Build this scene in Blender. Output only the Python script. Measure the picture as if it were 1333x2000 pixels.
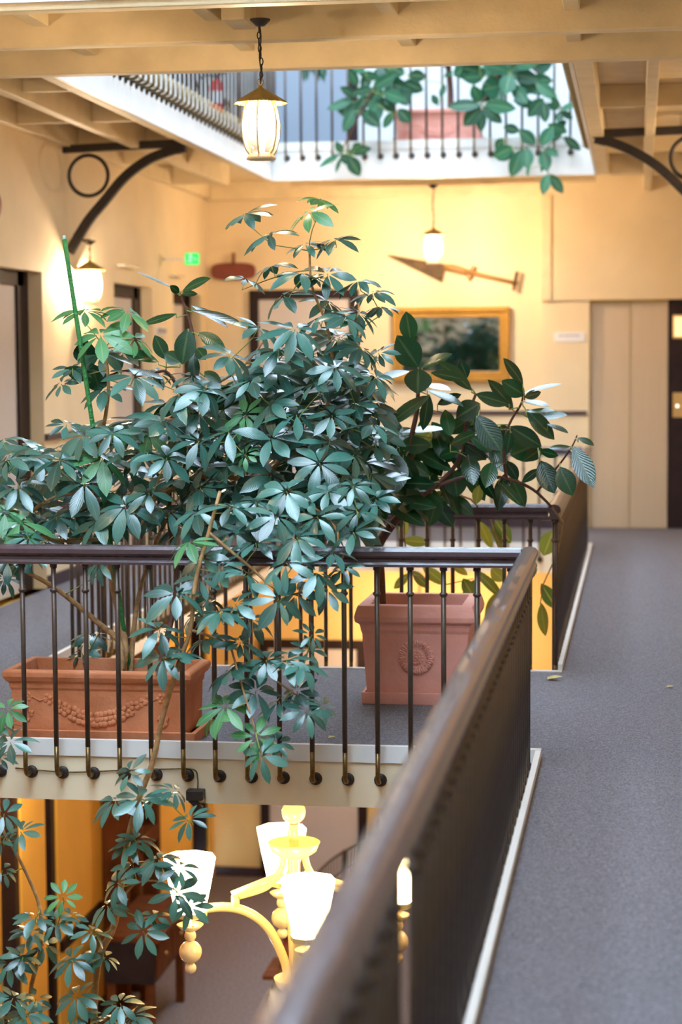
import bpy, math, random
from mathutils import Vector, Matrix
random.seed(7)
R = random.random
U = random.uniform
for o in list(bpy.data.objects):
    bpy.data.objects.remove(o)
SC = bpy.context.scene
COL = SC.collection

# ---------------------------------------------------------------- camera
F = 3916.0                       # focal length in photo pixels (1333 x 2000)
CAM = Vector((0, 0, 1.6))
_dy = Vector((1248 - 666.5, 1000 - 698, -F)).normalized()
_dx = Vector((26466.0, 170.0, 0.0))
_dx = (_dx - _dy * _dx.dot(_dy)).normalized()
_dz = _dx.cross(_dy).normalized()
ROT = Matrix((_dx, _dy, _dz))    # world = ROT @ camera
cd = bpy.data.cameras.new('camera')
cd.sensor_fit = 'VERTICAL'; cd.sensor_height = 36.0; cd.sensor_width = 24.0
cd.lens = F / 2000 * 36.0
cd.clip_start = 0.05; cd.clip_end = 200
cd.dof.use_dof = True
cd.dof.focus_distance = 8.5
cd.dof.aperture_fstop = 2.0
cam = bpy.data.objects.new('camera', cd); COL.objects.link(cam)
cam.matrix_world = Matrix.Translation(CAM) @ ROT.to_4x4()
SC.camera = cam

def P(x, y, Y):
    d = ROT @ Vector((x - 666.5, 1000 - y, -F))
    return CAM + d * (Y / d.y)
def PX(x, y, X):
    d = ROT @ Vector((x - 666.5, 1000 - y, -F))
    return CAM + d * (X / d.x)
def px(n, Y):                    # n photo pixels at depth Y, in metres
    return n * Y / F

# ---------------------------------------------------------------- world, exposure
SC.view_settings.view_transform = 'Standard'
SC.view_settings.look = 'None'
SC.view_settings.gamma = 1.0
SC.view_settings.use_curve_mapping = False
SC.view_settings.exposure = 0.40
W = bpy.data.worlds.new('world'); SC.world = W; W.use_nodes = True
bg = W.node_tree.nodes['Background']
bg.inputs[0].default_value = (0.62, 0.80, 1.0, 1)
bg.inputs[1].default_value = 12.0


# ---------------------------------------------------------------- materials
def mat(name, col, rough=0.6, metal=0.0, noise=0.0, nscale=20.0, bump=0.0, bscale=60.0, emit=None, estr=0.0,
        coat=0.0, spec=0.5, col2=None, trans=0.0, alpha=1.0, stretch=None):
    m = bpy.data.materials.new(name); m.use_nodes = True
    nt = m.node_tree; b = nt.nodes['Principled BSDF']; N = nt.nodes.new; L = nt.links.new
    b.inputs['Base Color'].default_value = (*col, 1)
    b.inputs['Roughness'].default_value = rough
    b.inputs['Metallic'].default_value = metal
    b.inputs['Coat Weight'].default_value = coat
    b.inputs['Specular IOR Level'].default_value = spec
    b.inputs['Alpha'].default_value = alpha
    b.inputs['Transmission Weight'].default_value = trans
    tc = N('ShaderNodeTexCoord')
    src = tc.outputs['Object']
    if stretch:
        mp = N('ShaderNodeMapping'); mp.inputs['Scale'].default_value = stretch
        L(src, mp.inputs[0]); src = mp.outputs[0]
    if noise > 0 or col2:
        n = N('ShaderNodeTexNoise'); n.inputs['Scale'].default_value = nscale; n.inputs['Detail'].default_value = 6
        L(src, n.inputs['Vector'])
        r = N('ShaderNodeValToRGB'); r.color_ramp.elements[0].position = 0.3; r.color_ramp.elements[1].position = 0.7
        c2 = col2 or tuple(min(1, c * (1 + noise)) for c in col)
        c1 = col if col2 else tuple(c * (1 - noise) for c in col)
        r.color_ramp.elements[0].color = (*c1, 1); r.color_ramp.elements[1].color = (*c2, 1)
        L(n.outputs['Fac'], r.inputs[0]); L(r.outputs[0], b.inputs['Base Color'])
    if bump > 0:
        n2 = N('ShaderNodeTexNoise'); n2.inputs['Scale'].default_value = bscale; n2.inputs['Detail'].default_value = 4
        L(src, n2.inputs['Vector'])
        bp = N('ShaderNodeBump'); bp.inputs['Strength'].default_value = bump; bp.inputs['Distance'].default_value = 0.01
        L(n2.outputs['Fac'], bp.inputs['Height']); L(bp.outputs[0], b.inputs['Normal'])
    if emit:
        b.inputs['Emission Color'].default_value = (*emit, 1); b.inputs['Emission Strength'].default_value = estr
    return m

def leafmat(name, dark, light, rib, rough, young=None, transl=0.25, spec=0.7, ribf=0.55, coat=0.0):
    m = bpy.data.materials.new(name); m.use_nodes = True
    nt = m.node_tree; b = nt.nodes['Principled BSDF']; N = nt.nodes.new; L = nt.links.new
    geo = N('ShaderNodeNewGeometry'); uv = N('ShaderNodeUVMap'); uv.uv_map = 'UVMap'
    sep = N('ShaderNodeSeparateXYZ'); L(uv.outputs[0], sep.inputs[0])
    ramp = N('ShaderNodeValToRGB'); e = ramp.color_ramp.elements
    e[0].position = 0.0; e[0].color = (*dark, 1); e[1].position = 0.86; e[1].color = (*light, 1)
    if young:
        k = e.new(0.985); k.color = (*light, 1); k = e.new(0.99); k.color = (*young, 1)
    L(geo.outputs['Random Per Island'], ramp.inputs[0])
    a = N('ShaderNodeMath'); a.operation = 'SUBTRACT'; a.inputs[1].default_value = 0.5; L(sep.outputs[0], a.inputs[0])
    ab = N('ShaderNodeMath'); ab.operation = 'ABSOLUTE'; L(a.outputs[0], ab.inputs[0])
    mr = N('ShaderNodeMapRange'); mr.inputs[1].default_value = 0.02; mr.inputs[2].default_value = 0.07
    mr.inputs[3].default_value = ribf; mr.inputs[4].default_value = 0.0; L(ab.outputs[0], mr.inputs[0])
    mix = N('ShaderNodeMix'); mix.data_type = 'RGBA'; L(mr.outputs[0], mix.inputs[0])
    L(ramp.outputs[0], mix.inputs[6]); mix.inputs[7].default_value = (*rib, 1)
    L(mix.outputs[2], b.inputs['Base Color'])
    b.inputs['Roughness'].default_value = rough
    b.inputs['Specular IOR Level'].default_value = spec; b.inputs['Coat Weight'].default_value = coat; b.inputs['Coat Roughness'].default_value = 0.2
    # side veins as fine relief
    wv = N('ShaderNodeMath'); wv.operation = 'MULTIPLY_ADD'; wv.inputs[1].default_value = 70.0
    L(sep.outputs[1], wv.inputs[0])
    w2 = N('ShaderNodeMath'); w2.operation = 'MULTIPLY'; w2.inputs[1].default_value = -40.0; L(ab.outputs[0], w2.inputs[0])
    L(w2.outputs[0], wv.inputs[2])
    sn = N('ShaderNodeMath'); sn.operation = 'SINE'; L(wv.outputs[0], sn.inputs[0])
    bp = N('ShaderNodeBump'); bp.inputs['Strength'].default_value = 0.10; bp.inputs['Distance'].default_value = 0.002
    L(sn.outputs[0], bp.inputs['Height']); L(bp.outputs[0], b.inputs['Normal'])
    tr = N('ShaderNodeBsdfTranslucent')
    hs = N('ShaderNodeHueSaturation'); hs.inputs['Hue'].default_value = 0.46; hs.inputs['Value'].default_value = 2.2
    L(mix.outputs[2], hs.inputs['Color']); L(hs.outputs[0], tr.inputs[0])
    ms = N('ShaderNodeMixShader'); ms.inputs[0].default_value = transl
    out = nt.nodes['Material Output']
    L(b.outputs[0], ms.inputs[1]); L(tr.outputs[0], ms.inputs[2]); L(ms.outputs[0], out.inputs[0])
    return m

M = {}
M['wall'] = mat('cream_plaster', (0.82, 0.66, 0.42), 0.75, noise=0.05, nscale=2.5, bump=0.25, bscale=35)
M['upwall'] = mat('white_plaster', (0.72, 0.71, 0.68), 0.8, noise=0.03, nscale=3)
M['lowwall'] = mat('lamplit_plaster', (0.86, 0.50, 0.08), 0.7, noise=0.05, nscale=2.5, bump=0.15)  # orange of the warm lamplight put into the plaster colour
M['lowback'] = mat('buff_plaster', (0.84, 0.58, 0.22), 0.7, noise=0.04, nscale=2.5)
M['wood_paint'] = mat('painted_timber', (0.80, 0.65, 0.40), 0.55, noise=0.08, nscale=6, bump=0.35, bscale=18, stretch=(1, 1, 1))
M['white_paint'] = mat('white_gloss_paint', (0.80, 0.78, 0.74), 0.45, noise=0.04, nscale=5, bump=0.15, bscale=12)
M['warmlit_board'] = mat('lamplit_gloss_board', (0.86, 0.72, 0.50), 0.45, noise=0.05, nscale=5, bump=0.1, bscale=12)  # warm chandelier light painted into the colour of the fascia boards
M['carpet'] = mat('grey_carpet', (0.085, 0.08, 0.09), 0.95, bump=1.0, bscale=160, nscale=150, col2=(0.31, 0.285, 0.315))
M['lowcarpet'] = mat('brown_grey_carpet', (0.11, 0.085, 0.08), 0.95, bump=0.6, bscale=60, nscale=50, col2=(0.27, 0.215, 0.20))
M['darkwood'] = mat('dark_stained_wood', (0.022, 0.010, 0.010), 0.55, noise=0.3, nscale=9, spec=0.25)
M['trimdark'] = mat('dark_trim', (0.045, 0.025, 0.035), 0.5, noise=0.2, nscale=9)
M['handrail'] = mat('brown_moulded_handrail', (0.060, 0.034, 0.040), 0.27, noise=0.12, nscale=30, bump=0.25, bscale=22, coat=0.25, spec=0.6)
M['iron'] = mat('brown_painted_iron', (0.085, 0.060, 0.046), 0.36, metal=0.35, noise=0.15, nscale=40)
M['ironlow'] = mat('brass_worn_iron', (0.16, 0.10, 0.035), 0.32, metal=0.7, noise=0.3, nscale=60)
M['black'] = mat('black_iron', (0.025, 0.018, 0.016), 0.5, noise=0.2, nscale=20)
M['terra_l'] = mat('orange_terracotta', (0.55, 0.165, 0.055), 0.75, nscale=7, bump=0.25, bscale=60, col2=(0.72, 0.27, 0.125))
M['terra_r'] = mat('pink_terracotta', (0.70, 0.29, 0.215), 0.72, nscale=5, bump=0.2, bscale=60, col2=(0.82, 0.39, 0.31))
M['soil'] = mat('soil', (0.030, 0.018, 0.012), 0.95, noise=0.4, nscale=60, bump=0.8, bscale=80)
M['doorleaf'] = mat('grey_cream_door', (0.62, 0.55, 0.50), 0.5, noise=0.03, nscale=3)
M['lift'] = mat('beige_lift_panel', (0.62, 0.47, 0.31), 0.38, metal=0.15, noise=0.05, nscale=4, stretch=(30, 1, 0.3))
M['brass'] = mat('brass', (0.75, 0.50, 0.20), 0.3, metal=0.9)
M['gold'] = mat('gilt_frame', (0.45, 0.24, 0.045), 0.42, metal=0.7, noise=0.2, nscale=60, bump=0.8, bscale=90)
M['mirror'] = mat('mirror_glass', (0.75, 0.75, 0.78), 0.02, metal=1.0)
M['bark'] = mat('tan_bark', (0.42, 0.24, 0.10), 0.7, noise=0.3, nscale=40, bump=0.6, bscale=60)
M['barkdark'] = mat('red_brown_bark', (0.12, 0.045, 0.028), 0.7, noise=0.3, nscale=40, bump=0.5, bscale=60)
M['petiole'] = mat('green_stem', (0.25, 0.30, 0.07), 0.5, noise=0.2, nscale=30)
M['stake'] = mat('green_plastic_stake', (0.02, 0.20, 0.045), 0.4, bump=0.9, bscale=90)
M['stakecap'] = mat('pale_green_cap', (0.35, 0.60, 0.50), 0.4)
M['red'] = mat('red_enamel', (0.75, 0.02, 0.03), 0.35)
M['blue'] = mat('blue_sign_paint', (0.10, 0.35, 0.80), 0.5)
M['white'] = mat('white_plastic', (0.82, 0.80, 0.78), 0.5)
M['exit'] = mat('exit_sign_green', (0.0, 0.25, 0.05), 0.4, emit=(0.0, 0.80, 0.13), estr=1.0)
M['exitw'] = mat('exit_sign_white', (0.8, 1, 0.9), 0.4, emit=(0.35, 1.0, 0.55), estr=1.0)
M['lampmetal'] = mat('cream_lantern_metal', (0.80, 0.62, 0.38), 0.45, noise=0.1, nscale=50)
M['lampcap'] = mat('brass_lantern_cap', (0.42, 0.29, 0.08), 0.4, metal=0.3, noise=0.1, nscale=30)
M['resin'] = mat('cream_glazed_ceramic', (0.92, 0.78, 0.38), 0.22, coat=0.5, noise=0.04, nscale=8)
M['pearl'] = mat('ivory_ceramic', (0.90, 0.76, 0.50), 0.25, coat=0.5, noise=0.04, nscale=8)
M['shade'] = mat('glowing_glass_shade', (1, 0.85, 0.55), 0.3, emit=(1.0, 0.76, 0.38), estr=20.0, noise=0.04, nscale=20)
M['steel'] = mat('dull_steel_blade', (0.045, 0.028, 0.015), 0.6, spec=0.25, nscale=12, col2=(0.13, 0.07, 0.025))
M['handle'] = mat('pale_wood_handle', (0.36, 0.18, 0.05), 0.5, noise=0.2, nscale=14, stretch=(1, 1, 6))
M['redwood'] = mat('red_brown_wood', (0.20, 0.035, 0.018), 0.5, noise=0.2, nscale=9)
M['cabinet'] = mat('walnut_furniture', (0.13, 0.045, 0.018), 0.85, noise=0.35, nscale=5, spec=0.08, stretch=(1, 6, 1))
M['greypane'] = mat('grey_pane', (0.34, 0.32, 0.35), 0.3)
M['dryleaf'] = mat('dry_leaf', (0.62, 0.48, 0.16), 0.7, noise=0.2, nscale=30)
M['roofwhite'] = mat('white_wood', (0.8, 0.8, 0.8), 0.6)
def glass():
    m = bpy.data.materials.new('thin_clear_glass'); m.use_nodes = True
    nt = m.node_tree; N = nt.nodes.new; L = nt.links.new
    t = N('ShaderNodeBsdfTransparent'); t.inputs[0].default_value = (0.92, 0.90, 0.88, 1)
    g = N('ShaderNodeBsdfGlossy'); g.inputs['Roughness'].default_value = 0.05
    fr = N('ShaderNodeFresnel'); fr.inputs[0].default_value = 1.45
    ms = N('ShaderNodeMixShader'); L(fr.outputs[0], ms.inputs[0]); L(t.outputs[0], ms.inputs[1]); L(g.outputs[0], ms.inputs[2])
    tl = N('ShaderNodeBsdfTranslucent'); tl.inputs[0].default_value = (1, .95, .9, 1); m2 = N('ShaderNodeMixShader'); m2.inputs[0].default_value = 0.025
    L(ms.outputs[0], m2.inputs[1]); L(tl.outputs[0], m2.inputs[2]); ms = m2
    L(ms.outputs[0], nt.nodes['Material Output'].inputs[0])
    return m
M['glass'] = glass()
M['schef'] = leafmat('umbrella_tree_leaf', (0.006, 0.050, 0.038), (0.055, 0.185, 0.150), (0.12, 0.25, 0.16), 0.30, transl=0.10, spec=0.8, ribf=0.35, coat=0.35)
M['young'] = leafmat('young_umbrella_leaf', (0.030, 0.155, 0.060), (0.10, 0.33, 0.13), (0.25, 0.45, 0.15), 0.35, transl=0.2, ribf=0.35)
M['ficus'] = leafmat('rubber_plant_leaf', (0.004, 0.030, 0.012), (0.016, 0.075, 0.028), (0.10, 0.18, 0.06), 0.22, transl=0.10, ribf=0.45)
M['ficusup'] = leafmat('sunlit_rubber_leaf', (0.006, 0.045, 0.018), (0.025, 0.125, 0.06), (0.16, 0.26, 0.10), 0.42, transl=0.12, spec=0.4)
M['ficusbacklit'] = leafmat('backlit_rubber_leaf', (0.030, 0.075, 0.012), (0.17, 0.19, 0.02), (0.35, 0.33, 0.06), 0.35, transl=0.40)  # yellow-green of light from behind put into the leaf colour

# ---------------------------------------------------------------- mesh builder
class MB:
    def __init__(s): s.v = []; s.f = []; s.uv = []; s.m = []; s.mi = 0
    def add(s, vs, fs, uvs=None):
        o = len(s.v); s.v += [Vector(a) for a in vs]
        for i, f in enumerate(fs):
            s.f.append(tuple(a + o for a in f)); s.m.append(s.mi)
            s.uv.append([uvs[a] for a in f] if uvs else [(0, 0)] * len(f))
        return s
    def box(s, x0, x1, y0, y1, z0, z1):
        return s.add([(x0,y0,z0),(x1,y0,z0),(x1,y1,z0),(x0,y1,z0),(x0,y0,z1),(x1,y0,z1),(x1,y1,z1),(x0,y1,z1)],
                     [(0,3,2,1),(4,5,6,7),(0,1,5,4),(1,2,6,5),(2,3,7,6),(3,0,4,7)])
    def bar(s, a, b, w, h, up=(0,0,1)):
        a = Vector(a); b = Vector(b); d = (b - a).normalized(); u = Vector(up)
        r = d.cross(u).normalized(); u = r.cross(d).normalized()
        vs = []
        for p in (a, b):
            for i, j in ((-1,-1),(1,-1),(1,1),(-1,1)): vs.append(p + r * (i * w / 2) + u * (j * h / 2))
        return s.add(vs, [(3,2,1,0),(4,5,6,7),(0,1,5,4),(1,2,6,5),(2,3,7,6),(3,0,4,7)])
    def tube(s, pts, rad, n=8, cap=True):
        pts = [Vector(p) for p in pts]
        if not hasattr(rad, '__len__'): rad = [rad] * len(pts)
        rings = []; ref = None
        for i, p in enumerate(pts):
            d = (pts[min(i + 1, len(pts) - 1)] - pts[max(i - 1, 0)])
            d = d.normalized() if d.length > 1e-9 else Vector((0,0,1))
            if ref is None:
                ref = Vector((0,0,1)) if abs(d.z) < 0.9 else Vector((1,0,0))
            r = d.cross(ref)
            if r.length < 1e-6: r = d.orthogonal()
            r.normalize(); ref = r.cross(d).normalized()
            rings.append([p + (r * math.cos(t) + ref * math.sin(t)) * rad[i] for t in [2 * math.pi * k / n for k in range(n)]])
        vs = [v for rg in rings for v in rg]; fs = []
        for i in range(len(rings) - 1):
            for k in range(n):
                a = i * n + k; b = i * n + (k + 1) % n
                fs.append((a, b, b + n, a + n))
        if cap:
            fs.append(tuple(reversed(range(n)))); fs.append(tuple(range((len(rings) - 1) * n, len(rings) * n)))
        return s.add(vs, fs)
    def lathe(s, c, prof, n=24, scallop=None, amp=0.0):
        c = Vector(c); vs = []; fs = []
        for i, (r, z) in enumerate(prof):
            for k in range(n):
                t = 2 * math.pi * k / n
                rr = r * (1 + (amp * math.cos(scallop * t) if scallop and i in s.sc else 0))
                vs.append(c + Vector((rr * math.cos(t), rr * math.sin(t), z)))
        for i in range(len(prof) - 1):
            for k in range(n):
                a = i * n + k; b = i * n + (k + 1) % n
                fs.append((a, b, b + n, a + n))
        return s.add(vs, fs)
    def ball(s, c, r, n=16, m=10, sc=(1,1,1)):
        c = Vector(c); vs = []; fs = []
        for i in range(m + 1):
            p = math.pi * i / m
            for k in range(n):
                t = 2 * math.pi * k / n
                vs.append(c + Vector((r*sc[0]*math.sin(p)*math.cos(t), r*sc[1]*math.sin(p)*math.sin(t), r*sc[2]*math.cos(p))))
        for i in range(m):
            for k in range(n):
                a = i * n + k; b = i * n + (k + 1) % n
                fs.append((a, a + n, b + n, b))
        return s.add(vs, fs)
    def prism(s, poly, d):                # poly: 3d points, extruded by vector d
        n = len(poly); poly = [Vector(p) for p in poly]; d = Vector(d)
        return s.add(poly + [p + d for p in poly],
                     [tuple(reversed(range(n))), tuple(range(n, 2 * n))] + [(i, (i + 1) % n, (i + 1) % n + n, i + n) for i in range(n)])
    def sweep(s, prof, a, b, side):       # prof (u, z) swept from a to b, u along side
        a = Vector(a); b = Vector(b); side = Vector(side); n = len(prof)
        vs = [p + side * u + Vector((0, 0, z)) for p in (a, b) for u, z in prof]
        return s.add(vs, [tuple(reversed(range(n))), tuple(range(n, 2 * n))] + [(i, (i + 1) % n, (i + 1) % n + n, i + n) for i in range(n)])
    def leaf(s, base, d, nrm, L, w, droop=0.15, fold=0.12, rows=6, shape=0.45, neck=0.0):
        d = Vector(d).normalized(); nrm = Vector(nrm); sd = d.cross(nrm)
        if sd.length < 1e-4: sd = d.orthogonal()
        sd.normalize(); nrm = sd.cross(d).normalized()
        vs = []; fs = []; uvs = []; base = Vector(base)
        for i in range(rows + 1):
            t = i / rows
            c = base + d * (L * t) - nrm * (droop * L * t * t)
            if t <= 0: ww = 0.06
            elif t >= 1: ww = 0.03
            else: ww = (math.sin(math.pi * t ** (math.log(0.5) / math.log(shape)))) ** 0.75
            ww *= w / 2
            vs += [c - sd * ww + nrm * (fold * ww), c, c + sd * ww + nrm * (fold * ww)]
            uvs += [(0, t), (0.5, t), (1, t)]
        for i in range(rows):
            a = i * 3
            fs += [(a, a + 1, a + 4, a + 3), (a + 1, a + 2, a + 5, a + 4)]
        return s.add(vs, fs, uvs)
    def build(s, name, m, parent=None, smooth=False, label=None, cat=None, group=None, kind=None, bevel=0, loc=None):
        me = bpy.data.meshes.new(name)
        vs = s.v
        if parent is not None: off = wl(parent) + (Vector(loc) if loc is not None else Vector((0,0,0)))
        elif loc is not None: off = Vector(loc)
        else:
            xs = [v.x for v in vs]; ys = [v.y for v in vs]; zs = [v.z for v in vs]
            off = Vector(((min(xs) + max(xs)) / 2, (min(ys) + max(ys)) / 2, min(zs)))
        me.from_pydata([tuple(v - off) for v in vs], [], s.f)
        ul = me.uv_layers.new(name='UVMap')
        k = 0; flat = []
        for u in s.uv:
            for q in u: flat += [q[0], q[1]]
        ul.data.foreach_set('uv', flat)
        ms = m if isinstance(m, (list, tuple)) else [m]
        for q in ms: me.materials.append(M[q] if isinstance(q, str) else q)
        if len(ms) > 1: me.polygons.foreach_set('material_index', s.m)
        me.polygons.foreach_set('use_smooth', [smooth] * len(me.polygons))
        me.update()
        o = bpy.data.objects.new(name, me); COL.objects.link(o)
        if parent is not None:
            o.parent = parent; o.location = Vector(loc) if loc is not None else (0, 0, 0)
        else: o.location = off
        if bevel:
            b = o.modifiers.new('bevel', 'BEVEL'); b.width = bevel; b.segments = 2; b.limit_method = 'ANGLE'
        tag(o, label, cat, group, kind)
        return o
def wl(o):
    v = Vector((0, 0, 0))
    while o: v += Vector(o.location); o = o.parent
    return v
def tag(o, label=None, cat=None, group=None, kind=None):
    if label: o['label'] = label
    if cat: o['category'] = cat
    if group: o['group'] = group
    if kind: o['kind'] = kind
    return o
def thing(name, loc, label, cat, group=None):
    o = bpy.data.objects.new(name, None); COL.objects.link(o); o.location = loc; o.empty_display_size = 0.1
    return tag(o, label, cat, group)
def kids(o): return [c for c in bpy.data.objects if c.parent == o]
def dup(o, loc, label=None, parent=None, group=None, rz=None):
    ch = kids(o)
    c = o.copy(); COL.objects.link(c); c.parent = parent
    if loc is not None: c.location = loc
    if rz is not None: c.rotation_euler = (0, 0, rz)
    if label: c['label'] = label
    if group: c['group'] = group
    for k in ch: dup(k, None, None, c)
    return c
def B(*a):
    m = MB(); m.box(*a); return m
def struct(name, mb, m, parent=None, **k):
    return mb.build(name, m, parent, kind=None if parent else 'structure', **k)

# ---------------------------------------------------------------- the building
XE, XL, XWL, XWR = -0.38, -3.10, -4.12, 1.7
XEU, XLU = -0.345, -3.13
Y0, Y1, Y2, Y3, YB = -1.0, 8.0, 10.2, 17.05, 19.0
YF = -3.0
ZL, ZU, ZT = -3.45, 3.42, 6.6

def plates(z0, z1, g=0.0, XE=XE, XL=XL):
    m = MB()
    m.box(XE - g, XWR, YF, YB, z0, z1)
    m.box(XWL, XL + g, YF, YB, z0, z1)
    m.box(XL + g, XE - g, YF, Y0, z0, z1)
    m.box(XL + g, XE - g, Y1 - g, Y2 + g, z0, z1)
    m.box(XL + g, XE - g, Y3 - g, YB, z0, z1)
    return m
struct('floor', plates(-0.05, 0.0, 0.0), 'carpet')
struct('ceiling', plates(-0.19, -0.05), 'wood_paint')
struct('floor', B(XWL, XWR, YF, YB, ZL - 0.1, ZL), 'lowcarpet')
struct('floor', plates(ZU - 0.10, ZU, 0.0, XEU, XLU), 'carpet')
struct('ceiling', plates(ZU - 0.12, ZU - 0.10, 0.0, XEU, XLU), 'wood_paint')
struct('ceiling', plates(ZT, ZT + 0.1, 0.0, XEU, XLU), 'upwall')  # unseen roof round the openings, added to cut down the skylight
# fascia boards round the openings
tn = [0]
def trim(mb, m='white_paint', **k):
    tn[0] += 1
    return struct('trim_%d' % tn[0], mb, m, **k)
def ring(x0, x1, y0, y1, z0, z1, t, lip, zrear=None):
    e = 0.0012; cx = 0.010
    zr = z1 if zrear is None else zrear
    q = MB(); q.box(x0, x1, y1 - t, y1, z0, z1); q.mi = 1; q.box(x0 - e, x1 + e, y1 - t - cx, y1 + e, z1 - lip, z1 + 0.004)
    trim(q, [('warmlit_board' if z1 < 1 else 'white_paint'), 'white_paint'])
    trim(MB().box(x0, x1, y0, y0 + t, z0, zr).box(x0 + t, x1 - t, y0 + t + e, y0 + t + cx, zr - lip, zr + 0.001))
    trim(MB().box(x0, x0 + t, y0 + t + 0.02, y1 - t - 0.02, z0, z1).box(x0 - e, x0 + t + cx, y0 + t + 0.02 + e, y1 - t - 0.02 - e, z1 - lip, z1 + 0.004))
    trim(MB().box(x1 - t, x1, y0 + t + 0.02, y1 - t - 0.02, z0, z1).box(x1 - t - cx * 0.3, x1 + e, y0 + t + 0.02 + e, y1 - t - 0.02 - e, z1 - lip, z1 + 0.004))
# openings 1 (front) and 2 (behind the bridge); the boards stand just inside the slab edge
for (ya, yb) in ((Y0, Y1), (Y2, Y3)):
    ring(XL, XE, ya, yb, -0.222, 0.03, 0.018, 0.065, 0.004)
ring(XLU, XEU, Y2, Y3, 3.125, ZU + 0.02, 0.022, 0.07)
ring(XLU, XEU, Y0, Y1, 3.05, ZU + 0.02, 0.022, 0.07)

# walls of the three storeys
def wall(name, mb, m='wall'): return struct(name, mb, m)
# left wall with three recessed doorways on the middle floor
DOORS = [(12.45, 13.60), (15.55, 16.82), (17.60, 18.75)]
DH = 2.22
def leftwall(z0, z1, dh, m, doors):
    mb = MB(); ya = YF
    for a, b in doors:
        mb.box(XWL - 0.3, XWL, ya, a, z0, z1); mb.box(XWL - 0.3, XWL, a, b, z0 + dh, z1); ya = b
    mb.box(XWL - 0.3, XWL, ya, YB + 0.3, z0, z1)
    return wall('wall_left', mb, m)
leftwall(0.0, ZU - 0.1, DH, 'wall', DOORS)
LD = [(11.9, 12.75), (13.2, 13.5), (17.95, 18.75)]
leftwall(ZL, -0.05, 2.9, 'lowwall', [(11.3, 12.9), (13.45, 13.75), (18.1, 18.85)])
leftwall(ZU, ZT, 2.1, 'upwall', [(15.2, 16.3)])
wall('wall_back', B(XWL, XWR, YB, YB + 0.2, 0, ZU - 0.1))
wall('wall_back', B(XWL, XWR, YB, YB + 0.2, ZL, -0.05), 'lowback')
wall('wall_back', B(XWL, XWR, YB, YB + 0.2, ZU, ZT), 'upwall')
for a, b, m in ((0, ZU - .1, 'wall'), (ZL, -.05, 'lowwall'), (ZU, ZT, 'upwall')):
    wall('wall_right', B(XWR, XWR + 0.2, YF, YB, a, b), m)
    wall('wall_front', B(XWL, XWR, YF - 0.2, YF, a, b), m)
wall('wall_left', B(XWL - 0.4, XWL - 0.31, YF, YB + 0.3, ZL, ZT), 'upwall')
# right part of the back wall stands proud and carries the lift doors
xb = P(1058, 600, 18.88).x; xl = P(1152, 600, 18.88).x; xr = 0.72
zt = P(1152, 586, 18.88).z
mb = MB(); mb.box(xb, xl, 18.88, YB, 0, zt); mb.box(xb, XWR, 18.84, YB, zt, ZU - 0.1); mb.box(xr, XWR, 18.88, YB, 0, zt)
wall('wall_back', mb)
trim(B(xb, xb + 0.09, 18.82, 18.84, zt, 3.10), 'wood_paint')

# dark baseboards and chair rails
bn = 0
def base(name, mb): return struct(name, mb, 'trimdark')
bb = MB(); ya = YF
for a, b in DOORS: bb.box(XWL, XWL + 0.012, ya, a, 0, 0.09); ya = b
bb.box(XWL, XWL + 0.012, ya, YB - 0.02, 0, 0.09); base('baseboard_left', bb)
base('baseboard_back', MB().box(XWL, xb - 0.005, YB - 0.015, YB, 0, 0.09).box(xb, xl - 0.01, 18.865, 18.88, 0, 0.09))
cr = MB(); ya = YF
for a, b in DOORS: cr.box(XWL, XWL + 0.022, ya, a, 1.045, 1.09); ya = b
cr.box(XWL, XWL + 0.022, ya, YB - 0.03, 1.045, 1.09); trim(cr, 'trimdark')
trim(MB().box(XWL, P(488, 800, 19).x, YB - 0.022, YB, 1.065, 1.105).box(P(700, 800, 19).x, xb - 0.005, YB - 0.022, YB, 1.065, 1.105).box(xb, xl - 0.02, 18.858, 18.88, 1.065, 1.105), 'trimdark')
base('baseboard_left', MB().box(XWL, XWL + 0.012, 14.0, 18.0, ZL, ZL + 0.1))
base('baseboard_back', MB().box(XWL + 0.02, P(510, 1700, 19).x, YB - 0.02, YB, ZL, ZL + 0.09).box(P(720, 1700, 19).x, XWR, YB - 0.02, YB, ZL, ZL + 0.09))

# timber ceiling under the upper gallery: edge beams, joists, cross blocking
zj, zb = 3.125, ZU - 0.12
def joist(x0, x1, y0, y1, z0=zj, z1=zb): trim(B(x0, x1, y0, y1, z0, z1), 'wood_paint', bevel=0.008)
joist(XEU + 0.001, XEU + 0.10, Y2 + 0.03, Y3 - 0.01); joist(XEU + 0.001, XEU + 0.10, YF, Y1 - 0.01, 3.05)
joist(0.035, 0.105, Y2 + 0.03, YB - 0.01); joist(0.50, 0.57, Y2 + 0.03, YB - 0.01); joist(0.95, 1.02, Y2 + 0.03, YB - 0.01)
joist(0.035, 0.105, YF, Y1 - 0.01); joist(0.95, 1.02, YF, Y1 - 0.01)
joist(XLU - 0.075, XLU - 0.001, Y2 + 0.03, Y3 - 0.01); joist(XLU - 0.075, XLU - 0.001, YF, Y1 - 0.01, 3.05)
joist(-3.62, -3.55, Y2 + 0.03, Y3 + 0.3, 3.12); joist(-3.62, -3.55, YF, Y1, 3.12)
joist(XWL, XWL + 0.06, Y2 + 0.03, YB - 0.01, 3.14)
for y in (11.4, 12.9, 14.35, 15.7):
    trim(MB().box(XWL + 0.06, -3.62, y, y + 0.05, 3.16, zb).box(-3.55, XLU - 0.075, y, y + 0.05, 3.16, zb), 'wood_paint', bevel=0.005)
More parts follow.
